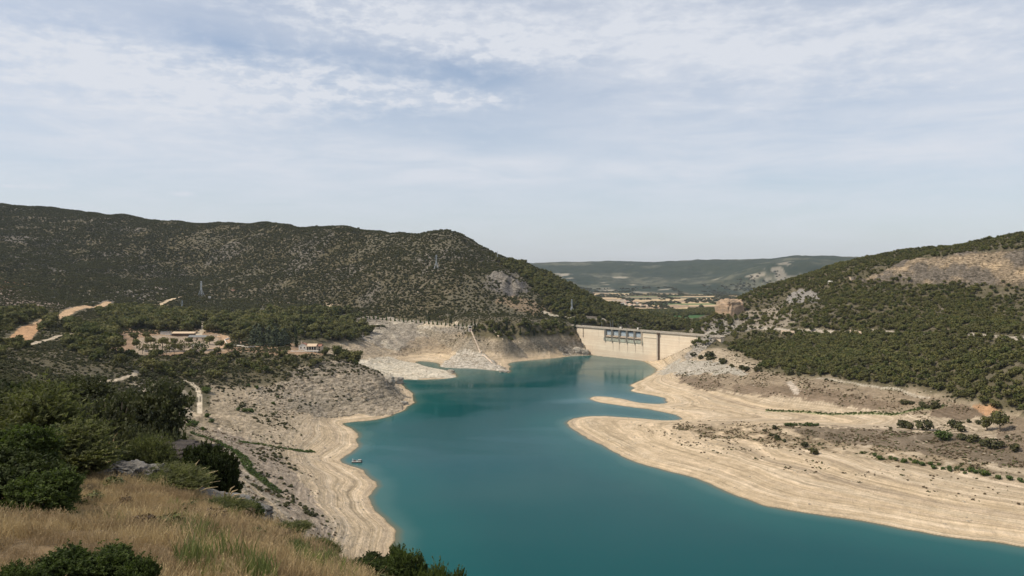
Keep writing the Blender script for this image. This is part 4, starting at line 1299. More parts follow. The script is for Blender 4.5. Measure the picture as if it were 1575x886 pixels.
bush_at([(1392, 622, 11), (1402, 622, 8), (1418, 626, 12), (1426, 628, 9), (1440, 627, 14), (1436, 629, 10)], 'green bush in the dip at the head of the sandy inlet', 'bushes at the head of the sandy inlet', SHR_HI)
bush_at([(1370, 660, 5)], 'tiny dark bush on the dark hump of the peninsula', None, SHR_HI)
bush_at([(1388, 658, 16), (1400, 660, 14), (1422, 662, 22), (1468, 658, 17), (1478, 664, 15), (1494, 680, 16), (1480, 676, 13), (1530, 690, 22), (1512, 686, 14), (1560, 694, 16), (1504, 652, 9), (1490, 650, 8)],
        'bushy green shrub on the brown flat below the right forest', 'shrubs on the brown flat', SHR_HI, squash=1.1)
bush_at([(1454, 677, 21)], 'bright rounded green shrub standing alone on the brown flat at the right', None, SHRY_HI, squash=1.1)
bush_at([(1127, 565, 7), (1140, 568, 9), (1148, 571, 11), (1165, 571, 11), (1078, 552, 9), (1066, 548, 9), (1094, 553, 16), (1112, 560, 13), (1215, 577, 12), (1228, 578, 8)],
        'dark green bush on the bare rock just above the right shore by the dam', 'bushes above the shore by the dam', SHR_HI)
bush_at([(318, 642, 9), (296, 654, 12), (300, 656, 12), (290, 656, 8), (325, 650, 9), (318, 605, 14), (366, 632, 8), (376, 634, 9), (386, 634, 9), (427, 612, 5), (396, 597, 6), (382, 594, 5), (420, 622, 6), (312, 662, 8)],
        'fresh green bush on the pale flat by the end of the dirt track', 'green bushes near the dirt track', SHRY_HI)


def trees_at(lst, name, label, group, crowns, trunks, wr, cat='tree', d0=200, uniq=None):
    for i, (u, v, pxh) in enumerate(lst):
        p = on(u, v, d0)
        if p is None: continue
        hh = pxh / F * p.y
        tree(name, uniq[i] if uniq else label, cat, None if uniq else group, random.choice(crowns), random.choice(trunks), p.x, p.y, p.z - .02 * hh, hh, hh * wr * random.uniform(.9, 1.1), random.uniform(0, 6.28))


trees_at([(1538, 664, 34), (1518, 662, 24)], 'pine_tree', '', '', PINE_HI, PINE_TR, .95,
         uniq=['tall dark pine, the bigger of two standing below the right forest edge', 'rounded pine, the smaller of two standing below the right forest edge'])
trees_at([(390, 530, 30), (402, 532, 25), (412, 530, 32), (420, 533, 27), (432, 532, 25), (398, 527, 29), (425, 527, 27), (437, 530, 29)], 'spruce_tree', 'grey-green conical conifer behind the small house on the left shore', 'grey-green conifers by the house', BLUE_HI, PINE_TR, .85)
trees_at([(456, 533, 30)], 'cypress_tree', '', '', CYP_HI, CYP_TR, .6, uniq=['tall narrow dark cypress right beside the small pale house'])
trees_at([(464, 505, 22)], 'cypress_tree', '', '', CYP_HI, CYP_TR, .8, uniq=['dark cypress behind the grove next to the white post'])
trees_at([(660, 495, 14), (695, 498, 10), (692, 497, 11), (731, 506, 15), (736, 504, 11), (726, 500, 9), (768, 508, 13), (779, 506, 15), (763, 511, 9), (790, 512, 13), (800, 515, 11), (813, 512, 15), (822, 516, 12), (866, 512, 16), (884, 505, 17)],
         'cypress_tree', 'dark upright cypress beside the lakeside road left of the dam', 'cypresses along the lakeside road', CYP_HI, CYP_TR, 1.0)
rowC = [(u_, 493 + (u_ - 600) * .085 + random.uniform(-.6, .6), random.uniform(5, 8)) for u_ in np.arange(536, 740, 6.5)]
trees_at(rowC, 'young_tree', 'thin young tree in the row planted along the lakeside road', 'young trees along the lakeside road', YP_HI, CYP_TR, .6)
trees_at([(188, 566, 24), (235, 575, 26), (250, 573, 21), (262, 572, 15), (178, 545, 30), (170, 540, 32), (245, 500, 20), (296, 505, 18), (268, 500, 20), (168, 520, 22), (150, 528, 14), (232, 531, 15), (250, 534, 17), (268, 532, 13), (290, 529, 12), (322, 530, 15), (338, 536, 14), (210, 536, 16), (352, 541, 15), (368, 528, 22), (335, 545, 13), (275, 540, 12), (205, 524, 14), (225, 522, 12)], 'pine_tree', 'broad green pine at the edge of the camp on the left shore', 'pines around the camp', PINE_HI, PINE_TR, 1.15)
trees_at([(219, 545, 24), (241, 546, 29), (256, 547, 24), (268, 546, 32), (283, 546, 29), (300, 544, 27), (310, 545, 27), (228, 543, 20)], 'bare_pine', 'thin long-trunked pine in front of the camp wall', 'thin pines in front of the camp', [crown_mesh('crown', 'pine', 95, 120, .08, M_PINE)], [trunk_mesh('trunk', 96, .5, .016)], .8)
trees_at([(706, 358, 6), (741, 381, 4), (487, 350, 4), (551, 353, 4), (366, 347, 4)], 'pine_tree', '', '', PINE_HI, PINE_TR, 1.2,
         uniq=['lone tree on the skyline at the right shoulder of the left hill', 'small tree on the skyline descending toward the pylon', 'tree standing out on the skyline above the camp', 'tree standing out on the long flat hilltop', 'tiny tree on the skyline in the saddle of the left hill'])

# ------------------------------------------------------------------ the dam
DLEN = float(np.hypot(*dd)); DANG = math.atan2(dd[1], dd[0])


def dlx(u):
    k = (u - U0) / F
    return float((k * DAM_L[1] - DAM_L[0]) / (dd[0] - k * dd[1])) * DLEN


m_conc, h, b = mat_new('dam_concrete')
ob = h.n('ShaderNodeTexCoord').outputs['Object']
sp = h.n('ShaderNodeSeparateXYZ'); h.put(sp.inputs[0], ob)
ox, oy, oz = sp.outputs
lift = h.noise(h.xyz(h.math('MULTIPLY', ox, .012), 0.0, h.math('MULTIPLY', oz, .55)), 1.0, 4, .6)       # pour lifts and old water lines
blot = h.noise(ob, .09, 5, .6)
vst = h.noise(h.xyz(h.math('MULTIPLY', ox, .55), 0.0, h.math('MULTIPLY', oz, .03)), 1.0, 4, .65)
c_ = h.mix(h.ramp(lift, .35, .68), (.70, .57, .42), (.80, .69, .53))
c_ = h.mix(h.ramp(blot, .35, .7, 0, .5), c_, (.62, .50, .37))
c_ = h.mix(h.ramp(vst, .55, .75, 0, .35), c_, (.45, .36, .27))
wet = h.ramp(oz, 5, 12, .35, 0)
c_ = h.mix(wet, c_, (.50, .38, .27))
st = None
for u_ in (943, 952.5, 965.5, 977.5, 989):       # runoff stains below the spillway piers
    e = h.math('ABSOLUTE', h.math('SUBTRACT', ox, dlx(u_)))
    k_s = h.ramp(h.math('ADD', e, h.math('MULTIPLY', vst, .5)), .35, .95, 1, 0)
    st = k_s if st is None else h.math('MAXIMUM', st, k_s)
st = h.math('MULTIPLY', st, h.math('MULTIPLY', h.ramp(oz, 7, 14), h.ramp(oz, 25.5, 27, 1, 0)))
for u_, wd_, a_ in ((920.5, .35, .6), (1044.5, .45, .9), (1071.5, .6, .9), (1000, .2, .3), (930, .3, .3)):
    e = h.math('ABSOLUTE', h.math('SUBTRACT', ox, dlx(u_)))
    k_s = h.math('MULTIPLY', h.ramp(h.math('ADD', e, h.math('MULTIPLY', vst, .4)), wd_ * .6, wd_ * 1.6, a_, 0), h.ramp(oz, 27, 31))
    st = h.math('MAXIMUM', st, k_s)
c_ = h.mix(h.math('MULTIPLY', st, .8), c_, (.16, .10, .065))
scum = h.math('MULTIPLY', h.math('MULTIPLY', h.ramp(h.math('ABSOLUTE', h.math('SUBTRACT', oz, h.math('ADD', 32.3, h.math('MULTIPLY', blot, 1.6)))), .25, .6, .8, 0), h.ramp(ox, dlx(989.5), dlx(990.5))), h.ramp(ox, dlx(1009), dlx(1011), 1, 0))
c_ = h.mix(scum, c_, (.14, .10, .07))
h.put(b.inputs['Base Color'], c_); b.inputs['Roughness'].default_value = .9
bp = h.n('ShaderNodeBump'); bp.inputs['Strength'].default_value = .25; bp.inputs['Distance'].default_value = .3; h.put(bp.inputs['Height'], blot); h.put(b.inputs['Normal'], bp.outputs[0])
M_GREYC = simple('weathered_concrete', (.42, .37, .30), .9, .2, .8, bump=.2)
M_MOSS = simple('slimy_concrete', (.38, .38, .30), .8, .25, .5)
M_RUSTC = simple('stained_concrete', (.34, .27, .20), .85, .3, .6)
M_SHADEC = simple('shade_dark_concrete', (.14, .095, .065), .9, .3, .5)  # concrete darkened to carry the shade on the shaft's side
M_GATE = simple('gate_steel', (.40, .45, .48), .6, .08, .4)
M_STEEL = simple('galvanised_steel', (.55, .58, .60), .5, .1, 2.0, metal=.5)
M_WHITE = simple('white_render', (.72, .67, .58), .85, .08, 1.0)
M_PINKW = simple('pale_render', (.66, .52, .38), .85, .1, 1.0)
M_DARK2 = simple('opening_shade', (.02, .018, .015), .8, .2, 1.0)  # near-black colour stands in for the shade inside openings and recesses
M_TILE = simple('terracotta_tiles', (.33, .16, .10), .85, .3, 2.5, bump=.4)
M_TILEP = simple('pale_tiles', (.60, .45, .30), .85, .15, 2.0, bump=.3)
M_SLATE = simple('grey_roofing', (.20, .20, .19), .8, .2, 1.0)
M_WOOD = simple('dark_wood', (.10, .065, .04), .8, .3, 2.0)
M_REDD = simple('red_door', (.32, .07, .05), .6, .15, 1.0)

dam = thing('dam', 'long pale concrete gravity dam with five spillway gates closing the gorge', 'dam', (DAM_L[0], DAM_L[1], 0), DANG)
XA, XB = dlx(930.5), dlx(988.0)
mb = MB()


def wallpart(x0, x1, ztop=41.2, y0=0.0):
    prof = [(x0, y0, -30), (x0, y0, ztop), (x0, 8, ztop), (x0, 8, 34), (x0, 50, -30)]
    mb.prism(prof, (0, 0, 0), (x1 - x0, 0, 0))


wallpart(-26, XA); wallpart(XA, XB, 25.0); wallpart(XB, DLEN + 24)
mb.build('dam_wall', m_conc, dam)
mb = MB()       # back of the spillway recess, its shade put into the near-black colour
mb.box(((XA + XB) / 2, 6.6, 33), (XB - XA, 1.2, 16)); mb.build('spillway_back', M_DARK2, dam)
mb = MB()       # crest road slab with parapets and corbels
mb.box((DLEN / 2, 3.4, 41.85), (DLEN + 50, 10.2, .9)); mb.build('crest_road', M_GREYC, dam)
mb = MB()
for x in np.arange(-25, DLEN + 24, 3.0):
    mb.box((x + 1.45, -1.5, 42.95), (2.7, .22, 1.3)); mb.box((x + 2.95, -1.5, 43.0), (.3, .36, 1.5))
mb.build('parapet', M_GREYC, dam)
mb = MB()
for x in np.arange(-25, DLEN + 24, 3.0):
    mb.box((x + 1.45, 8.2, 42.95), (2.7, .22, 1.3)); mb.box((x + 2.95, 8.2, 43.0), (.3, .36, 1.5))
mb.build('parapet', M_GREYC, dam)
bay = (XB - XA) / 5
pier_w = bay * .20
for i in range(6):
    xc = XA + i * bay
    if i in (0, 5): xc += pier_w * (.3 if i == 0 else -.3)
    mb = MB()
    prof = [(xc - pier_w / 2, 5.9, 26), (xc - pier_w / 2, -.6, 26), (xc, -2.6, 26), (xc + pier_w / 2, -.6, 26), (xc + pier_w / 2, 5.9, 26)]
    mb.prism(prof, (0, 0, 0), (0, 0, 15.3))
    base = [(xc - pier_w * .22, .4, 26.1), (xc - pier_w * .22, -1.7, 26.1), (xc + pier_w * .22, -1.7, 26.1), (xc + pier_w * .22, .4, 26.1)]
    mb.prism(base, (0, 0, 0), (0, 0, -3.2))
    mb.build('pier', M_GREYC if i < 5 else m_conc, dam)
for i in range(5):
    x0, x1 = XA + i * bay + pier_w * .5, XA + (i + 1) * bay - pier_w * .5
    mb = MB(); mb.box(((x0 + x1) / 2, 1.6, 36.0), (x1 - x0, .4, 6.6)); g_ = mb.build('spillway_gate', M_GATE, dam)
    mb = MB()
    for k in range(3): mb.box(((x0 + x1) / 2, 1.3, 34.2 + k * 2), (x1 - x0, .18, .2))
    mb.build('rib', M_STEEL, g_)
    mb = MB()        # rounded overflow crest
    pr = [(x0, 5.8, 28.4)] + [(x0, 1.6 - 2.6 * math.sin(t * math.pi), 28.4 + 4.3 * t) for t in np.linspace(0, 1, 9)] + [(x0, 5.8, 32.7)]
    mb.prism(pr, (0, 0, 0), (x1 - x0, 0, 0)); mb.build('overflow_crest', M_RUSTC, dam)
mb = MB(); mb.box(((XA + XB) / 2 - .6, 1.0, 26.2), (XB - XA + 3.4, 3.6, 4.2)); mb.build('spillway_sill', M_MOSS, dam)
xs_ = dlx(1012.6)
mb = MB(); mb.box((xs_, -1.2, 20), (2.0, 2.4, 42.3)); mb.build('gate_shaft', M_GREYC, dam)
mb = MB(); mb.box((xs_ + 1.45, -1.0, 20), (.9, 2.0, 42)); mb.box((xs_ + 1.2, -1.6, 40.5), (3.2, 3.0, 2.6)); mb.build('shaft_shade_side', M_SHADEC, dam)  # dark strip and head block colour in the shaft's shaded right side
mb = MB(); mb.box((dlx(897.2), -.4, 33.5), (.8, .8, 14.5)); mb.build('pilaster', M_RUSTC, dam)  # dark narrow pilaster standing out from the dam face
for u_, s_, hh_ in ((950.2, 3.0, 2.6), (976.8, 1.8, 3.4)):
    mb = MB(); x_ = dlx(u_)
    mb.box((x_, 6.4, 42.3 + hh_ / 2 + .6), (s_, 1.9, hh_ * .75)); mb.box((x_, 6.4, 42.5 + hh_ + .2), (s_ + .7, 2.5, .25))
    for sx_ in (-1, 1): mb.box((x_ + sx_ * s_ * .4, 6.4, 42.7), (.25, 1.5, 1.0))
    mb.build('hoist_cabin', M_WHITE, dam)
for u_, hh_ in ((920.3, 9), (933.5, 11), (937.3, 12), (945.5, 7)):
    x_ = dlx(u_); c, s = math.cos(DANG), math.sin(DANG)
    mb = MB(); mb.tube([(0, 0, 0), (0, 0, hh_)], .12, 6); mb.bar((0, 0, hh_), (0, -1.6, hh_ + .25), .12)
    y_ = 7.6
    o = mb.build('lamp_post', M_STEEL, None, (float(DAM_L[0] + c * x_ - s * y_), float(DAM_L[1] + s * x_ + c * y_), 42.3), DANG)
    mh = MB(); mh.box((0, -1.9, hh_ + .22), (.3, .8, .16)); mh.build('lamp_head', M_STEEL, o)
    tag(o, 'slender grey lamp post on the far parapet of the dam crest', 'lamp post', 'lamp posts on the dam crest')


# ------------------------------------------------------------------ pylons
def pylon(u, v, pxh, label, d0=600, arms=True):
    p = on(u, v, d0)
    if p is None: return
    H_ = pxh / F * p.y; th = max(.13, H_ * .013)
    t = thing('pylon', label, 'pylon', (p.x, p.y, p.z - .3), random.uniform(-.3, .3))
    mb = MB(); B = H_ * .15
    def wd(z):
        q = z / H_
        return B * (1 - q / .45) + H_ * .035 * (q / .45) if q < .45 else H_ * .035 * (1 - (q - .45) / .55) + H_ * .012 * (q - .45) / .55
    zs = [0, .16, .31, .45, .58, .70, .82, .92, 1.0]
    for sx_, sy_ in ((-1, -1), (1, -1), (1, 1), (-1, 1)):
        for a_, b_ in zip(zs[:-1], zs[1:]):
            wa, wb_ = wd(a_ * H_), wd(b_ * H_)
            mb.bar((sx_ * wa, sy_ * wa, a_ * H_), (sx_ * wb_, sy_ * wb_, b_ * H_), th)
    mb.build('leg_frame', M_STEEL, t)
    mb = MB()
    for a_, b_ in zip(zs[:-1], zs[1:]):
        wa, wb_ = wd(a_ * H_), wd(b_ * H_)
        cs = [(-1, -1), (1, -1), (1, 1), (-1, 1)]
        for k in range(4):
            c1_, c2_ = cs[k], cs[(k + 1) % 4]
            mb.bar((c1_[0] * wa, c1_[1] * wa, a_ * H_), (c2_[0] * wb_, c2_[1] * wb_, b_ * H_), th * .55)
            if a_ > 0: mb.bar((c1_[0] * wa, c1_[1] * wa, a_ * H_), (c2_[0] * wa, c2_[1] * wa, a_ * H_), th * .5)
    mb.build('bracing', M_STEEL, t)
    if arms:
        mb = MB()
        for z_, l_ in ((.72, .12), (.84, .10), (.95, .075)):
            for sg in (-1, 1):
                mb.bar((0, 0, z_ * H_), (sg * l_ * H_, 0, z_ * H_ + .01 * H_), th * .7); mb.bar((0, 0, (z_ + .035) * H_), (sg * l_ * H_, 0, z_ * H_ + .01 * H_), th * .5)
        mb.build('cross_arm', M_STEEL, t)


pylon(309.5, 455, 23, 'white lattice pylon at the foot of the high hill beyond the camp')
pylon(879.5, 481, 21, 'white lattice pylon on the wooded slope just left of the dam')
pylon(671, 413, 21, 'thin pale pylon halfway up the left hill')
pylon(765, 399, 13, 'faint small pylon on the skyline slope of the left hill')
pylon(280, 481, 19, 'grey pylon among the pines behind the camp')


# ------------------------------------------------------------------ buildings
def frame_at(u, v, d0=200):
    p = on(u, v, d0)
    return p, p.y / F            # metres per photo pixel there


def house_block(t, x0, x1, y0, y1, z0, z1, mat, name='wall'):
    m = MB(); m.box(((x0 + x1) / 2, (y0 + y1) / 2, (z0 + z1) / 2), (x1 - x0, y1 - y0, z1 - z0)); return m.build(name, mat, t)


def gable(t, x0, x1, y0, y1, z0, zr, mat, ov=.4, axis='y'):
    """pitched roof slab pair; ridge runs along the axis"""
    m = MB(); th = .22
    if axis == 'y':
        xm = (x0 + x1) / 2
        for a_ in (x0 - ov, x1 + ov):
            pr = [(a_, y0 - ov, z0 - .15), (xm, y0 - ov, zr), (xm, y0 - ov, zr + th), (a_, y0 - ov, z0 - .15 + th)]
            m.prism(pr, (0, 0, 0), (0, y1 - y0 + 2 * ov, 0))
    else:
        ym = (y0 + y1) / 2
        for a_ in (y0 - ov, y1 + ov):
            pr = [(x0 - ov, a_, z0 - .15), (x0 - ov, ym, zr), (x0 - ov, ym, zr + th), (x0 - ov, a_, z0 - .15 + th)]
            m.prism(pr, (0, 0, 0), (x1 - x0 + 2 * ov, 0, 0))
    return m.build('roof', mat, t)


p, k = frame_at(474, 541)
z_h = p.z
t = thing('house', 'small pale house with terracotta roof and long terrace above the left shore', 'house', (p.x, p.y + 6, z_h - .5))
w0, w1 = -17 * k, 17 * k                       # about 24 m wide
house_block(t, -17 * k, -5 * k, 0, 8, 0, 8.2 * k + 1.2, M_WHITE)
m = MB(); m.prism([(-17 * k, 0, 8.2 * k + 1.2), (-5 * k, 0, 8.2 * k + 1.2), (-11 * k, 0, 10.8 * k + 1.2)], (0, 0, 0), (0, 8, 0)); m.build('gable', M_WHITE, t)
r_ = gable(t, -17 * k, -5 * k, 0, 8, 8.2 * k + 1.2, 11.0 * k + 1.2, M_TILE)
m = MB(); m.box((-13.2 * k, 2, 11.2 * k + 1.8), (.9, .9, 2.6)); m.box((-13.2 * k, 2, 11.2 * k + 3.2), (1.2, 1.2, .25)); m.build('chimney', M_PINKW, r_)
house_block(t, -5 * k + .003, 11 * k, 2, 10, 0, 7.0 * k + 1, M_PINKW)
m = MB(); m.prism([(-5 * k, -1.5, 6.6 * k + 1), (-5 * k, -1.5, 6.9 * k + 1.1), (-5 * k, 6, 10 * k + 1.1), (-5 * k, 6, 9.7 * k + 1)], (0, 0, 0), (15.5 * k, 0, 0)); m.build('veranda_roof', M_TILEP, t)
m = MB(); m.prism([(-5 * k, 6, 9.7 * k + 1), (-5 * k, 6, 10 * k + 1.1), (-5 * k, 13, 6.2 * k + 1.1), (-5 * k, 13, 5.9 * k + 1)], (0, 0, 0), (22 * k, 0, 0)); m.build('roof', M_TILE, t)
house_block(t, 11 * k + .003, 17 * k, 3, 12, 0, 6.2 * k + 1, M_PINKW)
m = MB(); m.prism([(10.6 * k, 2.6, 6.2 * k + 1), (10.6 * k, 2.6, 6.5 * k + 1.1), (10.6 * k, 7, 9.4 * k + 1.1), (10.6 * k, 7, 9.1 * k + 1)], (0, 0, 0), (7 * k, 0, 0)); m.build('roof', M_TILE, t)
m = MB(); m.box((3 * k, 1.9, 3.6 * k + 1), (14.5 * k, .2, 4.2 * k)); m.build('veranda_shade', M_DARK2, t)  # dark sheet on the wall paints the shade under the veranda roof
for x_ in np.linspace(-4.6 * k, 10.6 * k, 5):
    m = MB(); m.box((x_, -1.2, 3.4 * k + 1), (.35, .35, 6.4 * k)); m.build('post', M_WHITE, t)
for x_, z_ in ((-8 * k, 4.6 * k + 1), (-13.5 * k, 4.4 * k + 1)):
    m = MB(); m.box((x_, -.04, z_), (1.3, .1, 1.5)); f_ = m.build('window', M_WOOD, t)
m = MB(); m.box((14 * k, 2.95, 4.6 * k + 1), (1.2, .1, 1.4)); m.build('window', M_DARK2, t)
m = MB(); m.box((14 * k, 2.95, 1.8 * k + .6), (1.3, .1, 1.9)); m.build('door', M_DARK2, t)
m = MB(); m.box((-6 * k, -4.6, 1.1), (42 * k, 6.2, .35)); m.build('terrace_slab', M_WHITE, t)
for x_ in np.linspace(-26 * k, 14 * k, 8):
    m = MB(); m.box((x_, -7.3, -.4), (.5, .5, 2.7)); m.build('terrace_post', M_WHITE, t)
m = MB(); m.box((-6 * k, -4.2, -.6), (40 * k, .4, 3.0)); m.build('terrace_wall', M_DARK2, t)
m = MB(); m.box((-6 * k, -7.4, 2.0), (41 * k, .08, .08)); m.box((-6 * k, -7.4, 1.7), (41 * k, .06, .06)); m.build('railing', M_WOOD, t)


def shed(u, v, wpx, hpx, dep, wall, roofm, label, group=None, cat='building', roof='flat', openings=0, rz=0.0, name='shed', over=.5, d0=400):
    p = on(u, v, d0)
    if p is None: return
    k = p.y / F; w_, h_ = wpx * k, hpx * k
    t = thing(name, label, cat, (p.x, p.y + dep / 2, p.z - .6), rz, group)
    house_block(t, -w_ / 2, w_ / 2, -dep / 2, dep / 2, 0, h_ + .5, wall)
    if roof == 'flat':
        m = MB(); m.box((0, 0, h_ + .63), (w_ + over * 2, dep + over * 2, .25)); m.build('roof', roofm, t)
    elif roof == 'lean':
        m = MB(); m.prism([(-w_ / 2 - over, -dep / 2 - over, h_ + .5), (-w_ / 2 - over, -dep / 2 - over, h_ + .75), (-w_ / 2 - over, dep / 2 + over, h_ + 2.4), (-w_ / 2 - over, dep / 2 + over, h_ + .5)], (0, 0, 0), (w_ + 2 * over, 0, 0)); m.build('roof', roofm, t)
    else:
        gable(t, -w_ / 2, w_ / 2, -dep / 2, dep / 2, h_ + .5, h_ + .5 + min(w_, dep) * .22, roofm, axis='x')
        m = MB()
        for sx_ in (-1, 1):
            m.prism([(sx_ * w_ / 2, -dep / 2, h_ + .5), (sx_ * w_ / 2, dep / 2, h_ + .5), (sx_ * w_ / 2, 0, h_ + .45 + min(w_, dep) * .22)], (0, 0, 0), (-sx_ * .2, 0, 0))
        m.build('gable', wall, t)
    for i in range(openings):
        x_ = -w_ / 2 + w_ * (i + .5) / openings
        m = MB(); m.box((x_, -dep / 2 - .04, h_ * .5 + .3), (min(1.6, w_ / openings * .5), .1, min(1.6, h_ * .5))); m.build('window', M_DARK2, t)
    return t


shed(254, 515, 15, 4.2, 5, M_WHITE, M_SLATE, 'long low whitewashed building under trees at the back of the camp', name='camp_building')
shed(281, 517.5, 34, 4.6, 6, M_WOOD, M_TILEP, 'dark open-fronted shed with a pale roof behind the camp yard', name='camp_shed', roof='lean')
shed(303, 523, 27, 4.5, 9, M_PINKW, M_SLATE, 'grey-roofed building at the right end of the camp yard', name='camp_building', roof='gable', openings=3)
shed(296.5, 537, 3.5, 6, 4, M_WHITE, M_WHITE, 'small bright white hut in the camp yard behind thin pines', name='hut', openings=1)
shed(306, 533, 8, 3.5, 4, M_MOSS, M_SLATE, 'low grey-green hut between thin pines in the camp', name='hut')
shed(331, 519, 3, 5, 2, M_PINKW, M_PINKW, 'square pale gate pillar at the camp entrance, right of the pair', name='gate_pillar', cat='pillar', over=.1)
shed(325, 519, 5, 4, 2, M_PINKW, M_PINKW, 'broad pale gate pillar at the camp entrance, left of the pair', name='gate_pillar', cat='pillar', over=.1)
shed(349, 533, 2, 5, 1.2, M_WHITE, M_WHITE, 'white memorial slab by the corner of the camp wall', name='slab', cat='slab', over=.05)
shed(458.5, 507, 1.6, 8, 1.6, M_WHITE, M_WHITE, 'slim white tower rising behind the grove near the small house', name='small_tower', cat='tower', over=.1)
shed(453, 508, 6, 4, 5, M_PINKW, M_TILEP, 'tiny ochre hut behind the grove beside the slim white tower', name='hut', roof='gable')
shed(466, 511, 7, 2, 3, M_WHITE, M_SLATE, 'long white caravan with its dark side among the trees behind the house', name='caravan', cat='caravan', over=.1)
shed(477, 511.5, 6, 2, 3, M_WHITE, M_WHITE, 'white caravan to the right of another among the trees behind the house', name='caravan', cat='caravan', over=.1)
for i, (u_, v_, w_, h_, l_) in enumerate([(388, 480, 10, 3.5, 'long roofless pale industrial ruin at the hill foot, leftmost'), (402, 480, 9, 4.5, 'boxy grey concrete ruin at the foot of the hill'),
                                    (418, 480, 11, 5.5, 'tallest square concrete ruin at the foot of the hill'), (421, 484, 12, 3, 'flat white wall below the tallest concrete ruin'), (434, 483, 7, 3.5, 'small pale ruin at the right end of the hill-foot row')]):
    shed(u_, v_, w_, h_, 8, M_GREYC if i in (1, 2) else M_PINKW, M_GREYC, l_, name='ruin', openings=0 if i in (3,) else 3, over=.05)
shed(322, 459, 3, 3, 4, M_WHITE, M_WHITE, 'tiny white hut right of the white pylon at the hill foot', name='hut')
shed(358, 449, 4, 2.4, 5, M_PINKW, M_TILE, 'tiny house with red roof low on the big left hill', name='hut', roof='gable')
shed(644, 451, 4, 1.8, 5, M_WHITE, M_TILEP, 'tiny white hut in the scrub halfway up the left hill', name='hut', roof='gable')
shed(1278, 437, 5, 4, 5, M_WHITE, M_WHITE, 'small pale hut by the pines at the left end of the quarry', name='hut', roof='gable')
shed(1311, 431, 5, 5, 5, M_PINKW, M_PINKW, 'stump of an old stone tower at the left tip of the quarry', name='stone_ruin')
shed(1034, 497, 3.5, 3, 8, M_WHITE, M_WHITE, 'white house among dark trees in the gorge behind the dam, left one', name='house', roof='gable', d0=1300)
shed(1042, 499, 3.2, 2.4, 8, M_WHITE, M_SLATE, 'white house among dark trees in the gorge behind the dam, right one', name='house', roof='gable', d0=1300)
shed(1052, 500, 6, 1.6, 8, M_WHITE, M_SLATE, 'long low shed with grey roof at the foot of the gorge slope', name='shed', d0=1300)
shed(969, 477.5, 9, 1.8, 18, M_PINKW, M_TILEP, 'long pinkish barn among the trees beyond the dam', name='barn', roof='gable', openings=0, d0=1500)
# village on the plain, each house a thing
hp = random.Random(5)
base_h = []
for k_v, (wm, rm) in enumerate(((M_WHITE, M_TILE), (M_PINKW, M_TILEP), (M_WHITE, M_TILEP))):
    m = MB(); m.box((0, 0, 3), (14, 9, 6)); me_w = m.mesh('wall', wm)
    m = MB()
    for a_ in (-5, 5): m.prism([(-7.4, a_, 5.9), (-7.4, 0, 8.2), (-7.4, 0, 8.5), (-7.4, a_, 6.2)], (0, 0, 0), (14.8, 0, 0))
    me_r = m.mesh('roof', rm); base_h.append((me_w, me_r))
for i in range(46):
    u_ = hp.uniform(943, 996); v_ = 463 + (u_ - 943) * .10 + hp.uniform(-1.2, 5.0)
    p = on(u_, v_, 2400)
    if p is None: continue
    t = thing('village_house', 'small pale house of the distant village beyond the dam', 'house', (p.x, p.y, p.z - .5), hp.uniform(0, 3.1), 'houses of the distant village')
    me_w, me_r = base_h[hp.randrange(3)]
    s_ = hp.uniform(.55, 1.0)
    for me_, nm in ((me_w, 'wall'), (me_r, 'roof')):
        c = bpy.data.objects.new(nm, me_); COL.objects.link(c); c.parent = t; c.scale = (s_, s_, s_)


# walls along ground lines
def wall_along(pts, hgt_, th, mat, name, label, cat='wall', d0=200, up=0.0, d1=1e9):
    P = [on(u, v, d0, d1) for u, v in pts]; P = [q for q in P if q is not None]
    if len(P) < 2: return
    m = MB()
    fine = []
    for a_, b_ in zip(P[:-1], P[1:]):
        n = max(1, int((b_ - a_).length / 6))
        for i in range(n):
            q = a_.lerp(b_, i / n); q.z = float(ground(q.x, q.y)); fine.append(q)
    fine.append(P[-1])
    for a_, b_ in zip(fine[:-1], fine[1:]):
        m.bar(a_ + Vector((0, 0, hgt_ / 2 - .3 + up)), b_ + Vector((0, 0, hgt_ / 2 - .3 + up)), th, hgt_ + .6)
    return tag(m.build(name, mat), label, cat)


wall_along([(352, 521), (345, 524), (352, 531), (375, 533), (372, 533)], 1.4, .5, M_WHITE, 'low_wall', 'low white kerb wall bending round the camp entrance')
wall_along([(371, 534), (382, 535), (393, 534.5)], 1.9, .4, M_GREYC, 'railing_wall', 'grey railed wall in front of the conical conifers', 'wall')
wall_along([(222, 541), (260, 542), (300, 541), (330, 539)], 1.7, .6, M_GREYC, 'retaining_wall', 'long grey retaining wall in front of the camp yard')
wall_along([(235, 528), (262, 527), (285, 526)], 1.3, .5, M_PINKW, 'retaining_wall', 'short pale wall across the middle of the camp yard')
wall_along([(536, 486.5), (600, 490.5), (640, 495), (690, 498.8)], .8, .4, M_GREYC, 'road_parapet', 'thin pale parapet of the lakeside road above the gullied bank', 'parapet', d0=1080)
wall_along([(898, 489), (925, 490.5)], 3, .8, M_PINKW, 'retaining_wall', 'pale retaining wall under the trees left of the dam crest', d0=1240)
wall_along([(1420, 513), (1480, 516), (1540, 519)], .8, .4, M_GREYC, 'road_parapet', 'grey roadside parapet among the pines at the far right', 'parapet', d0=500)


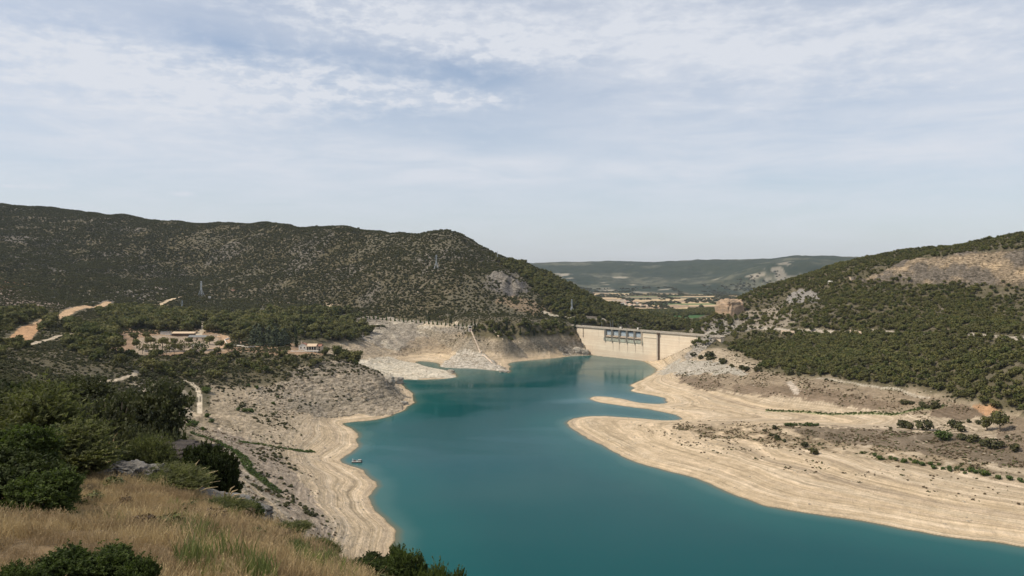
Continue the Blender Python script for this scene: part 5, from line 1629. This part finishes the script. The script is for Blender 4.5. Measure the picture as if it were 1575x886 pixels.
def viaduct(u0_, v0_, u1_, v1_, n, hpx, label, d0=500):
    """a short stretch of road wall pierced by small arches"""
    a_, b_ = on(u0_, v0_, d0), on(u1_, v1_, d0)
    if a_ is None or b_ is None: return
    k = a_.y / F; H_ = hpx * k
    L_ = (b_ - a_).length; ang = math.atan2(b_.y - a_.y, b_.x - a_.x)
    t = thing('viaduct', label, 'viaduct', (a_.x, a_.y, min(a_.z, b_.z) - 1.0), ang)
    m = MB(); sp_ = L_ / n; pw = sp_ * .3
    for i in range(n + 1): m.box((i * sp_, 0, (H_ - 1.2) / 2), (pw, 1.6, H_ - 1.2))
    m.build('arch_pier', M_PINKW, t)
    m = MB(); m.box((L_ / 2, 0, H_ - .3), (L_ + pw, 1.9, 1.8)); m.box((L_ / 2, -.8, H_ + 1.0), (L_ + pw, .3, .7)); m.build('deck', M_PINKW, t)
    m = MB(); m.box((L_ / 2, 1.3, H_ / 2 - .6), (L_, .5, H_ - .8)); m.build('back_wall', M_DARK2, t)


viaduct(1202, 514, 1222, 514.5, 6, 6, 'arched stone road wall with five small openings above the right forest')
viaduct(1309, 514, 1338, 514.5, 4, 6, 'pale culvert wall under the road amid the right forest')

# intake hut, rail incline
p, k = frame_at(723, 509, 1050)
t = thing('gate_hut', 'small white hut with dark opening and red door at the top of the inclined rail', 'hut', (p.x, p.y, p.z - 1.0))
HH = 8.5 * k
house_block(t, -2.4, 2.4, -2, 2, 0, HH * .62, M_WHITE)
m = MB()
for sx_ in (-1, 1):
    for sy_ in (-1, 1): m.box((sx_ * 2.1, sy_ * 1.7, HH * .62 + HH * .16), (.5, .5, HH * .32))
m.build('post', M_WHITE, t)
m = MB(); m.box((0, .3, HH * .62 + HH * .16), (3.4, 2.4, HH * .3)); m.build('dark_bay', M_DARK2, t)
m = MB(); m.box((0, 0, HH * .95 + .2), (5.8, 5.0, .35)); m.build('roof', M_WHITE, t)
m = MB(); m.box((.1, -2.04, HH * .3), (1.6, .1, HH * .36)); m.build('door', M_REDD, t)
P = [on(u_, v_, 1000) for u_, v_ in ((724.3, 509), (729, 520), (734, 532), (739, 543.5))]
t = thing('inclined_rail', 'straight pale concrete rail descending from the white hut to the shore', 'rail', tuple(P[0]))
o0 = P[0]
m = MB()
for a_, b_ in zip(P[:-1], P[1:]): m.bar(a_ - o0 + Vector((0, 0, 1.1)), b_ - o0 + Vector((0, 0, 1.1)), 1.9, .7)
m.build('beam', M_PINKW, t)
m = MB()
for i in range(10):
    q = P[0].lerp(P[3], i / 9) - o0; m.box((q.x, q.y, q.z - .8), (.7, .7, 4.0))
m.build('support', M_GREYC, t)
wall_along([(742, 546), (750, 552), (757, 559)], .5, 2.2, M_PINKW, 'slipway', 'narrow concrete slipway continuing below the inclined rail', 'slipway', d0=1000)
wall_along([(756, 505), (762, 511), (767, 517), (774, 522)], .5, 1.6, M_PINKW, 'footpath_stairs', 'thin pale stairway slanting down through the trees right of the hut', 'stairs', d0=1000)

# boat
pb = Vector(pxw(548.5, 711.2))
t = thing('pontoon_boat', 'small grey pontoon boat with a box at each end floating by the left shore', 'boat', (pb.x, pb.y, 0), .06)
M_HULL = simple('dark_hull', (.03, .035, .035), .6, .2, 2.0); M_DECK = simple('boat_deck', (.42, .40, .36), .7, .15, 2.0)
kb = pb.y / F
for y_ in (-1.3, 1.3):
    m = MB(); m.tube([(-7.2 * kb, y_, .12), (-6.6 * kb, y_, .15), (6.8 * kb, y_, .15), (8.3 * kb, y_, .5)], [.18, .38, .38, .12], 10); m.build('float', M_HULL, t)
m = MB(); m.box((0, 0, .68), (14.2 * kb, 3.0, .22)); m.build('deck', M_DECK, t)
m = MB(); m.box((4.6 * kb, .1, 1.25), (2.0, 1.5, .95)); m.box((4.6 * kb, .1, 1.8), (2.2, 1.7, .1)); m.build('cabin', M_DECK, t)
m = MB(); m.box((-5.9 * kb, .2, 1.5), (.7, .8, 1.5)); m.build('console', simple('pale_grey_paint', (.45, .50, .48), .5, .1, 2), t)
m = MB(); m.box((-2.8 * kb, .3, 1.05), (1.5, 1.2, .55)); m.build('bench', simple('brown_seat', (.12, .06, .045), .8, .2, 2), t)
m = MB(); m.box((7.9 * kb, 0, .95), (.45, .6, 1.1)); m.tube([(7.9 * kb, 0, .5), (8.1 * kb, 0, -.4)], .1, 6); m.build('outboard_motor', M_HULL, t)
m = MB()
for x_ in np.linspace(-6.8 * kb, 6.4 * kb, 7):
    m.tube([(x_, 1.4, .78), (x_, 1.4, 1.5)], .03, 5)
m.bar((-6.8 * kb, 1.4, 1.5), (6.4 * kb, 1.4, 1.5), .05); m.build('railing', M_STEEL, t)


# ------------------------------------------------------------------ rocks
def rock_mat(name, a, b2, c, sc=.3, strata=2.2, dark=(.05, .045, .04)):
    m, h, b = mat_new(name)
    ob = h.n('ShaderNodeTexCoord').outputs['Object']
    n1_ = h.noise(ob, sc, 6, .65); st_ = h.noise(h.vmath('MULTIPLY', ob, (.15, .15, 1.0)), strata * sc * 3, 4, .6, .3); n3_ = h.noise(ob, sc * 7, 5, .65)
    col = h.mix(h.ramp(n1_, .35, .65), a, b2); col = h.mix(h.ramp(st_, .45, .65, 0, .7), col, c)
    col = h.mix(h.ramp(n3_, .3, .46, .75, 0), col, dark)
    h.put(b.inputs['Base Color'], col); b.inputs['Roughness'].default_value = .92; b.inputs['Specular IOR Level'].default_value = .2
    bp = h.n('ShaderNodeBump'); bp.inputs['Strength'].default_value = .9; bp.inputs['Distance'].default_value = .12 / sc
    h.put(bp.inputs['Height'], h.math('ADD', n3_, h.math('MULTIPLY', st_, 1.5))); h.put(b.inputs['Normal'], bp.outputs[0])
    return m


def rock(name, loc, size, seed, mat, label, cat='rock', rz=0.0, n=70, rough=.22, layers=6, power=.55, tilt=0.0, lay_amp=.10):
    """lumpy boulder or outcrop: rounded box, layered and broken"""
    th = np.linspace(0, 2 * np.pi, n, endpoint=False); ph = np.linspace(-np.pi / 2, np.pi / 2, n // 2)
    TH, PH = np.meshgrid(th, ph)
    sp_ = lambda q, e: np.sign(q) * np.abs(q) ** e
    x = sp_(np.cos(TH), power) * sp_(np.cos(PH), power); y = sp_(np.sin(TH), power) * sp_(np.cos(PH), power); z = sp_(np.sin(PH), power * 1.1)
    off = seed * 13.7
    q = np.array([[mnoise.noise(Vector((a * 1.4 + off, b_ * 1.4, c * 1.9))) + .5 * mnoise.noise(Vector((a * 3.6 + off, b_ * 3.6, c * 4.5))) + .25 * mnoise.noise(Vector((a * 9 + off, b_ * 9, c * 12)))
                   for a, b_, c in zip(r1_, r2_, r3_)] for r1_, r2_, r3_ in zip(x, y, z)])
    lz = z * layers + q * 1.2
    stp = (lz - np.floor(lz)); s_l = 1 + lay_amp * np.where(stp < .8, stp / .8, (1 - stp) / .2 * .0) * np.cos(PH) ** .3
    f = (1 + rough * q) * s_l
    x, y, z = x * f * size[0] / 2, y * f * size[1] / 2, z * (1 + rough * .8 * q) * size[2] / 2
    z = z + x * tilt
    v = np.stack([x, y, z], -1).reshape(-1, 3)
    i_ = np.arange(x.size).reshape(x.shape)
    fs = np.stack([i_[:-1], np.roll(i_, -1, 1)[:-1], np.roll(i_, -1, 1)[1:], i_[1:]], -1).reshape(-1, 4)
    o = obj_np(name, v, fs, mat)
    o.location = loc; o.rotation_euler.z = rz
    return tag(o, label, cat)


M_CLIFF = rock_mat('orange_cliff_rock', (.46, .32, .21), (.38, .28, .19), (.30, .24, .18), .10, 1.0, (.14, .10, .07))
p = on(1127, 497, 950)
D_ = p.y * 1.02; k = D_ / F
cz_ = CAM_H - (481 - VH) / F * D_
rock('cliff_block', ((1128 - U0) / F * D_, D_ + 22, cz_ - 3 * k), (26 * k, 36, 45 * k), 3, M_CLIFF, 'orange vertical cliff block standing above the right end of the dam', 'cliff', n=130, rough=.3, layers=3, power=.27, lay_amp=.03, rz=.35)
M_GROCK = rock_mat('grey_shore_rock', (.36, .33, .28), (.48, .42, .33), (.20, .18, .15), .35, 2.0)
for u_, v_, wp, hp_, lab in ((776, 573, 14, 4, 'pale flat rock at the waterline at the tip of the triangular promontory'), (694, 574, 9, 6, 'pale jagged rock at the tip of the long low spit'),
                             (900, 545, 12, 9, 'dark slanting rock at the water where the left bank meets the dam'), (889, 541, 16, 8, 'grey layered rock on the bank just left of the dam foot'), (622, 622, 10, 5, 'dark rock on the shore at the nose of the layered promontory'),
                             (612, 590, 16, 12, 'dark grey blocky crag above the water at the end of the layered promontory'), (598, 588, 16, 12, 'dark shaded crag face left of the blocky crag on the promontory')):
    p = on(u_, v_, 400); k = p.y / F
    rock('rock_outcrop', (p.x, p.y + 2, p.z + hp_ * k * .22), (wp * k, wp * k * .7, hp_ * k * 1.25), u_ % 17, M_GROCK, lab, rz=random.uniform(-.5, .5), n=56, rough=.3, layers=4, tilt=-.12)

# ------------------------------------------------------------------ foreground slope
def fg(u, D):
    x = (u - U0) / F * D
    return Vector((x, D, float(ground(x, D))))


def sprig_bush(name, seed, mat, n_sprig=900, leaves=22, leaf=.030, sprig=.30, shape='round', asp=2.6, droop=0.0, width=1.0, lumps=9):
    """unit-height bush built of leafy sprigs that grow outward from the branch tips"""
    rng = np.random.default_rng(seed)
    bl = [((0, 0, .45), (.42 * width, .42 * width, .40))]
    for i in range(lumps):
        a = rng.random() * 6.28; r = (.18 + .30 * rng.random()) * width; z = .18 + .6 * rng.random()
        if shape == 'spiky': z = .3 + .6 * rng.random(); r *= (1.15 - z * .6)
        s = .14 + .13 * rng.random()
        bl.append(((math.cos(a) * r, math.sin(a) * r, z), (s * width, s * width, s * (1.3 if shape == 'spiky' else .85))))
    vol = np.array([b_[1][0] * b_[1][2] for b_ in bl]); k = rng.choice(len(bl), n_sprig, p=vol / vol.sum())
    Cc = np.array([b_[0] for b_ in bl])[k]; Rr = np.array([b_[1] for b_ in bl])[k]
    d = rng.normal(size=(n_sprig, 3)); d[:, 2] = np.abs(d[:, 2]) * .8 + d[:, 2] * .2; d /= np.linalg.norm(d, axis=1)[:, None]
    r = .45 + .55 * rng.random(n_sprig) ** .5
    root = Cc + d * Rr * r[:, None]
    ax = d + rng.normal(size=d.shape) * .35 + np.array([0, 0, .45 - droop]); ax /= np.linalg.norm(ax, axis=1)[:, None]
    ln = sprig * (.5 + .8 * rng.random(n_sprig))
    if shape == 'spiky':
        far_ = rng.random(n_sprig) < .12; ln = np.where(far_, ln * 1.7, ln)
    t = rng.random((n_sprig, leaves))
    base = root[:, None] + ax[:, None] * (ln[:, None] * (t - .35))[..., None] + rng.normal(size=(n_sprig, leaves, 3)) * leaf * .8 * (1.1 - t[..., None] * .7)
    la = ax[:, None] * .6 + rng.normal(size=(n_sprig, leaves, 3)) * .7; la /= np.linalg.norm(la, axis=2)[..., None]
    lb = np.cross(la, rng.normal(size=(n_sprig, leaves, 3))); lb /= np.linalg.norm(lb, axis=2)[..., None] + 1e-9
    s = leaf * (.6 + .8 * rng.random((n_sprig, leaves)))[..., None]
    a_ = la * s * asp * .5; b_ = lb * s * .5
    q = np.stack([base - a_, base + b_, base + a_, base - b_], 2).reshape(-1, 3)
    q = q[np.repeat(q.reshape(-1, 4, 3)[:, 0, 2] > -.05, 4)]
    return mesh_np(name, q, np.arange(len(q)).reshape(-1, 4), mat)


def branch_mesh(seed, n=26, width=1.0):
    rnd = random.Random(seed); m = MB()
    for i in range(n):
        a = rnd.uniform(0, 6.28); r = rnd.uniform(.1, .42) * width; z = rnd.uniform(.4, .9)
        x0, y0 = rnd.uniform(-.06, .06), rnd.uniform(-.06, .06)
        m.tube([(x0, y0, -.06), (x0 + math.cos(a) * r * .35, y0 + math.sin(a) * r * .35, z * .45), (math.cos(a) * r, math.sin(a) * r, z)], [.016, .010, .004], 5, False)
    return m.mesh('branches', M_TWIG)


BR = [branch_mesh(200 + i) for i in range(3)]
FB = {
    'rose': [sprig_bush('foliage', 301 + i, M_ROSE, 1500, 24, .017, .24, 'spiky', 3.6) for i in range(2)],
    'oak': [sprig_bush('foliage', 311 + i, M_OAK, 1900, 22, .020, .15, 'round', 1.7, lumps=14, width=1.1) for i in range(2)],
    'lent': [sprig_bush('foliage', 321 + i, M_LENT, 1300, 22, .026, .20, 'spiky', 2.2) for i in range(2)],
    'dark': [sprig_bush('foliage', 331 + i, M_DARK, 2000, 22, .022, .11, 'round', 1.7, lumps=20, droop=.35) for i in range(2)],
    'fuzz': [sprig_bush('foliage', 341 + i, M_ROSE, 1500, 20, .013, .42, 'round', 6.5, lumps=5) for i in range(2)],
    'jun': [sprig_bush('foliage', 351 + i, M_LENT, 1700, 24, .018, .17, 'round', 2.4, lumps=16, droop=.2) for i in range(2)],
}


def fbush(kind, u, D, vtop, wpx, label, cat='bush', name='bush', rz=None, sink=.05):
    p = fg(u, D)
    ztop = CAM_H - (vtop - VH) / F * D
    hh = max(.3, ztop - p.z); wd_ = wpx / F * D / .92
    t = thing(name, label, cat, (p.x, p.y, p.z - sink), random.uniform(0, 6.28) if rz is None else rz)
    for me, nm in ((random.choice(FB[kind]), 'foliage'), (random.choice(BR), 'branches')):
        c = bpy.data.objects.new(nm, me); COL.objects.link(c); c.parent = t; c.scale = (wd_, wd_, hh * 1.02)
    return t


fbush('dark', 12, 30, 575, 150, 'tall dark bush mass at the left edge of the picture')
fbush('oak', -30, 22, 600, 150, 'deep green bush cut by the left edge, behind the light green one')
fbush('oak', 60, 44, 588, 140, 'dark rounded bush behind the light green spiky bush at the left')
fbush('oak', 176, 42, 592, 132, 'broad grey-green round bush, the largest crown in the left foreground')
fbush('oak', 226, 44, 640, 78, 'lower dark round bush at the right flank of the broad grey-green one')
fbush('dark', 266, 40, 668, 44, 'small dark bush growing above the overhanging rock')
fbush('rose', 76, 21, 618, 130, 'light green spiky bush in front of the dark bushes at the left')
fbush('rose', 120, 19, 668, 120, 'dull green spreading bush sloping down to the dry grass')
fbush('oak', 215, 31, 655, 80, 'leafy green bush right behind the crest of dry grass')
fbush('lent', 30, 16.5, 668, 110, 'dense dark green bush low at the left edge above the pale grass')
fbush('jun', 76, 14.5, 735, 80, 'small glossy green bush with its foot in the pale dry grass')
fbush('dark', 14, 12.2, 694, 130, 'dark bush low at the left edge with dry grass at its foot')
fbush('lent', 66, 11.6, 735, 95, 'deep green bush reaching furthest down into the pale grass at the left')
fbush('dark', 325, 25, 682, 64, 'black-green dense bush hanging over the slope right of the rock')
fbush('dark', 345, 27, 735, 34, 'small dark bush clinging under the black-green bush')
fbush('fuzz', 268, 19.5, 716, 85, 'fuzzy soft green bush in front of the dark overhanging rock')
fbush('fuzz', 232, 22.5, 672, 60, 'yellowish grassy tuft bush on the crest left of the dark rock')
fbush('fuzz', 350, 17.5, 765, 60, 'olive tussock at the brink of the slope right of the soft bush')
fbush('jun', 380, 20, 768, 44, 'small dark green bush just beyond the olive tussock')
fbush('fuzz', 442, 17, 805, 48, 'small brownish round shrub on the brink of the slope')
fbush('fuzz', 492, 16, 826, 40, 'dry grey shrub, lowest on the brink before the treetops')
fbush('lent', 100, 6.6, 850, 90, 'bright green leafy bush at the bottom edge, left one of three')
fbush('lent', 165, 6.8, 846, 95, 'bright green leafy bush at the bottom edge, middle one of three')
fbush('lent', 212, 6.5, 866, 55, 'bright green leafy bush at the bottom edge, right and smallest of three')
fbush('lent', 30, 6.2, 876, 60, 'low green leafy sprigs at the bottom left corner')
fbush('dark', 562, 13.8, 852, 72, 'dark juniper top at the bottom, left of the pale beach tip', name='juniper')
fbush('lent', 590, 13.6, 868, 74, 'glossy green bush top between the juniper and the feathery treetop')
fbush('jun', 618, 13.8, 842, 62, 'feathery green treetop standing against the pale beach tip at the bottom', 'tree', 'treetop_bush')
fbush('jun', 652, 13.4, 874, 60, 'low feathery green treetop just above the bottom edge, the middle of three')
fbush('jun', 680, 13.5, 866, 54, 'feathery green treetop against the water at the bottom, rightmost plant')

M_FROCK = rock_mat('lichen_rock', (.14, .125, .105), (.24, .225, .20), (.08, .065, .05), 1.3, 1.6, (.025, .022, .02))
M_DROCK = rock_mat('shade_dark_overhang_rock', (.05, .042, .036), (.09, .075, .062), (.05, .035, .028), 1.1, 2.0, (.018, .015, .013))  # the overhang's shade is darkened into this rock colour; small stones share it
p = fg(300, 31); D_ = 29
def at(u, v, D): return ((u - U0) / F * D, D, CAM_H - (v - VH) / F * D)
rock('overhang_rock', at(268, 694, 30.5), (2.2, 2.4, .5), 5, M_DROCK, 'dark layered overhanging rock under the bushes, upper slab', n=110, rough=.45, layers=3, power=.45, tilt=-.12, lay_amp=.22)
rock('overhang_rock', at(278, 708, 30.2), (2.7, 2.4, .5), 6, M_DROCK, 'dark rock slab jutting out between the upper slab and the red-brown face', n=110, rough=.45, layers=3, power=.45, tilt=-.16, lay_amp=.22)
rock('overhang_rock', at(292, 732, 30.2), (2.3, 1.9, 1.25), 8, M_DROCK, 'dark red-brown rock face below the layered slab', n=110, rough=.42, layers=4, power=.5, tilt=-.2, lay_amp=.16)
rock('boulder', at(212, 731, 20.5), (1.3, 1.2, .5), 11, M_FROCK, 'grey lichened rock slab lying in the dry grass', n=110, rough=.5, layers=4, power=.6, tilt=-.12, lay_amp=.14)
rock('boulder', at(238, 742, 19.8), (.8, .9, .75), 14, M_FROCK, 'dark fissured end of the rock beside the soft green bush', n=110, rough=.5, layers=4, power=.6, lay_amp=.14)
rock('rock_ledge', at(352, 785, 23), (2.2, 1.3, .7), 17, M_FROCK, 'pale grey rock ledge along the brink right of the soft green bush', n=80, rough=.3, layers=5, power=.5, tilt=-.28, lay_amp=.12)
rock('stone', at(52, 848 - 78, 13.5), (.5, .4, .2), 21, M_FROCK, 'small reddish stone under the bush at the left', n=40, rough=.3)
rock('stone', at(396, 842, 12.5), (.35, .3, .14), 23, M_DROCK, 'small dark stone in the dry grass near the brink', n=40, rough=.3)
rock('stone', at(430, 860, 12), (.25, .25, .12), 25, M_DROCK, 'tiny dark stone lower down in the dry grass', n=40, rough=.3)

# dry grass
def grass_mat(name, a, b2, c):
    m, h, b = mat_new(name)
    rnd = h.n('ShaderNodeObjectInfo').outputs['Random']; pos = geo_pos(h)
    n_ = h.noise(pos, .45, 4, .6)
    col = h.mix(rnd, a, b2); col = h.mix(h.ramp(n_, .42, .60), col, c)
    h.put(b.inputs['Base Color'], col); b.inputs['Roughness'].default_value = .7
    tr = h.n('ShaderNodeBsdfTranslucent'); h.put(tr.inputs['Color'], col)
    mx = h.n('ShaderNodeMixShader'); mx.inputs[0].default_value = .3
    h.t.links.new(b.outputs[0], mx.inputs[1]); h.t.links.new(tr.outputs[0], mx.inputs[2])
    h.t.links.new(mx.outputs[0], [q for q in h.t.nodes if q.type == 'OUTPUT_MATERIAL'][0].inputs['Surface'])
    return m


M_DRY = grass_mat('dry_grass', (.50, .38, .19), (.39, .28, .14), (.29, .205, .105))
M_GRN = grass_mat('green_grass', (.20, .23, .06), (.26, .25, .08), (.13, .16, .045))
M_STRAW = grass_mat('pale_stalks', (.62, .50, .29), (.52, .40, .22), (.48, .36, .20))


def tuft(name, seed, mat, n, hgt_, spread, wid, lean=.35, head=0.0):
    rng = np.random.default_rng(seed); vs = []; fs = []
    for i in range(n):
        a = rng.random() * 6.28; r = spread * rng.random() ** .5
        x, y = math.cos(a) * r, math.sin(a) * r
        hh = hgt_ * (.5 + .6 * rng.random()); la = rng.random() * 6.28; ll = lean * hh * rng.random() + .10 * hh
        dx_, dy_ = math.cos(la) * ll, math.sin(la) * ll
        wa = rng.random() * 3.14; wx, wy = math.cos(wa) * wid / 2, math.sin(wa) * wid / 2
        b0 = len(vs)
        vs += [(x - wx, y - wy, -.02), (x + wx, y + wy, -.02), (x + dx_ * .35 - wx * .8, y + dy_ * .35 - wy * .8, hh * .55), (x + dx_ * .35 + wx * .8, y + dy_ * .35 + wy * .8, hh * .55),
               (x + dx_ - wx * .3, y + dy_ - wy * .3, hh), (x + dx_ + wx * .3, y + dy_ + wy * .3, hh)]
        fs += [(b0, b0 + 1, b0 + 3, b0 + 2), (b0 + 2, b0 + 3, b0 + 5, b0 + 4)]
        if head and rng.random() < head:
            b1_ = len(vs); q = hh * .12
            vs += [(x + dx_, y + dy_, hh - .01), (x + dx_ * 1.08 + wx * 1.6, y + dy_ * 1.08 + wy * 1.6, hh + q * .5), (x + dx_ * 1.18, y + dy_ * 1.18, hh + q), (x + dx_ * 1.08 - wx * 1.6, y + dy_ * 1.08 - wy * 1.6, hh + q * .5)]
            fs.append((b1_, b1_ + 1, b1_ + 2, b1_ + 3))
    return mesh_np(name, np.array(vs), np.array(fs), mat)


PR_DRY = proto([tuft('dry_tuft', 400 + i, M_DRY, 60, .20, .22, .008, .8, .3) for i in range(5)])
PR_GRN = proto([tuft('green_tuft', 410 + i, M_GRN, 46, .22, .16, .011, .35) for i in range(4)])
gd = (Dg > 3.6) & (Dg < 34) & (U > -260) & (U < 720)
edge = smooth(Z, 121.5, 123.5)
den = gd * edge * 21.0 * np.clip(26 / Dg, .5, 3.0) ** .8 * smooth(fbm(X, Y, 1.6, 3, 420), -1.6, -.5)
m_gg = (mask([(255, 800), (310, 805), (345, 830), (350, 845), (300, 842), (255, 825)], 0, 40, 4) | mask([(270, 858), (340, 852), (400, 880), (420, 900), (280, 900)], 0, 40, 4)
        | mask([(430, 838), (480, 855), (540, 878), (560, 900), (500, 900), (440, 862)], 0, 40, 4))
den = den * np.where(m_gg, .65, 1.0)
P6, il, iu = sample(den, vis=False)
hh = (.38 + .62 * RNG.random(len(P6)) ** 1.4) * (.75 + .5 * smooth(fbm(P6[:, 0], P6[:, 1], 2.2, 3, 430), -.4, .5)) * np.where(P6[:, 0] / P6[:, 1] * F + U0 < 130, .80, .95)
scatter('dry_grass', P6, np.stack([hh, hh, hh], -1), RNG.random(len(P6)) * 6.28, RNG.integers(0, 5, len(P6)), PR_DRY, 'dry golden grass covering the near slope', 'grass', rotx=(RNG.normal(size=(len(P6), 2)) * .15))
P7, il, iu = sample(m_gg * 10.0 + gd * (Dg > 9) * edge * .25, vis=False)
hh = (.6 + .7 * RNG.random(len(P7)))
scatter('green_grass', P7, np.stack([hh, hh, hh], -1), RNG.random(len(P7)) * 6.28, RNG.integers(0, 4, len(P7)), PR_GRN, 'patches of fresh green grass on the near slope', 'grass')

PR_CUSH = proto([crown_mesh('cushion', 'shrub', 440 + i, 260, .10, M_WEED) for i in range(2)] + [crown_mesh('cushion_green', 'shrub', 444 + i, 260, .10, M_WEEDG) for i in range(2)])
P8, il, iu = sample(gd * (Dg > 10) * edge * 1.3, vis=False)
hh = .10 + .22 * RNG.random(len(P8)) ** 2
scatter('low_weeds', P8 - [0, 0, .02], np.stack([hh * 1.5, hh * 1.5, hh], -1), RNG.random(len(P8)) * 6.28, RNG.integers(0, 4, len(P8)), PR_CUSH, 'low brown and green weeds growing among the dry grass of the near slope', 'weeds')


def feather(u, D, tips, label):
    """a clump of long pale arching stalks; tips are photo offsets in pixels"""
    p = fg(u, D); k = D / F; m = MB()
    t = thing('grass_clump', label, 'grass clump', tuple(p))
    for tx, tz in tips:
        ex, ez = tx * k, tz * k; ey = random.uniform(-.15, .15)
        pts = [(0, 0, 0), (ex * .25, ey * .3, ez * .55), (ex * .6, ey * .7, ez * .9), (ex, ey, ez)]
        m.tube(pts, [.010, .011, .018, .006], 5)
    m.build('stalks', M_STRAW, t)
    c = bpy.data.objects.new('leaves', PR_GRN[0].data); COL.objects.link(c); c.parent = t; c.scale = (1.6, 1.6, 1.9)


feather(292, 20.5, [(-8, 58), (12, 60), (28, 52), (42, 44), (48, 30), (40, 18)], 'clump of long pale arching stalks in front of the black-green bush')
feather(345, 17.8, [(5, 34), (14, 38), (22, 35), (30, 30), (36, 24), (26, 20)], 'fan of pale stalks at the edge of the olive tussock')
feather(222, 27, [(14, 40), (22, 34), (2, 42), (-6, 30)], 'upright pale stalks at the crest near the dark rock')
feather(168, 26, [(2, 52), (12, 62), (18, 44), (-6, 40)], 'upright pale stalks in front of the broad grey-green bush')

# ------------------------------------------------------------------ the air
m = MB(); m.box((1500, 6300, 130), (26000, 16600, 900))
hz = m.build('haze', None); hz['kind'] = 'stuff'
mh = bpy.data.materials.new('haze'); mh.use_nodes = True; mh.node_tree.nodes.clear()
hn = NT(mh.node_tree); vo = hn.n('ShaderNodeVolumePrincipled'); oo = hn.n('ShaderNodeOutputMaterial')
vo.inputs['Color'].default_value = (.70, .80, .95, 1); vo.inputs['Density'].default_value = 2.2e-5; vo.inputs['Anisotropy'].default_value = .0
mh.node_tree.links.new(vo.outputs[0], oo.inputs['Volume'])
hz.data.materials.append(mh)
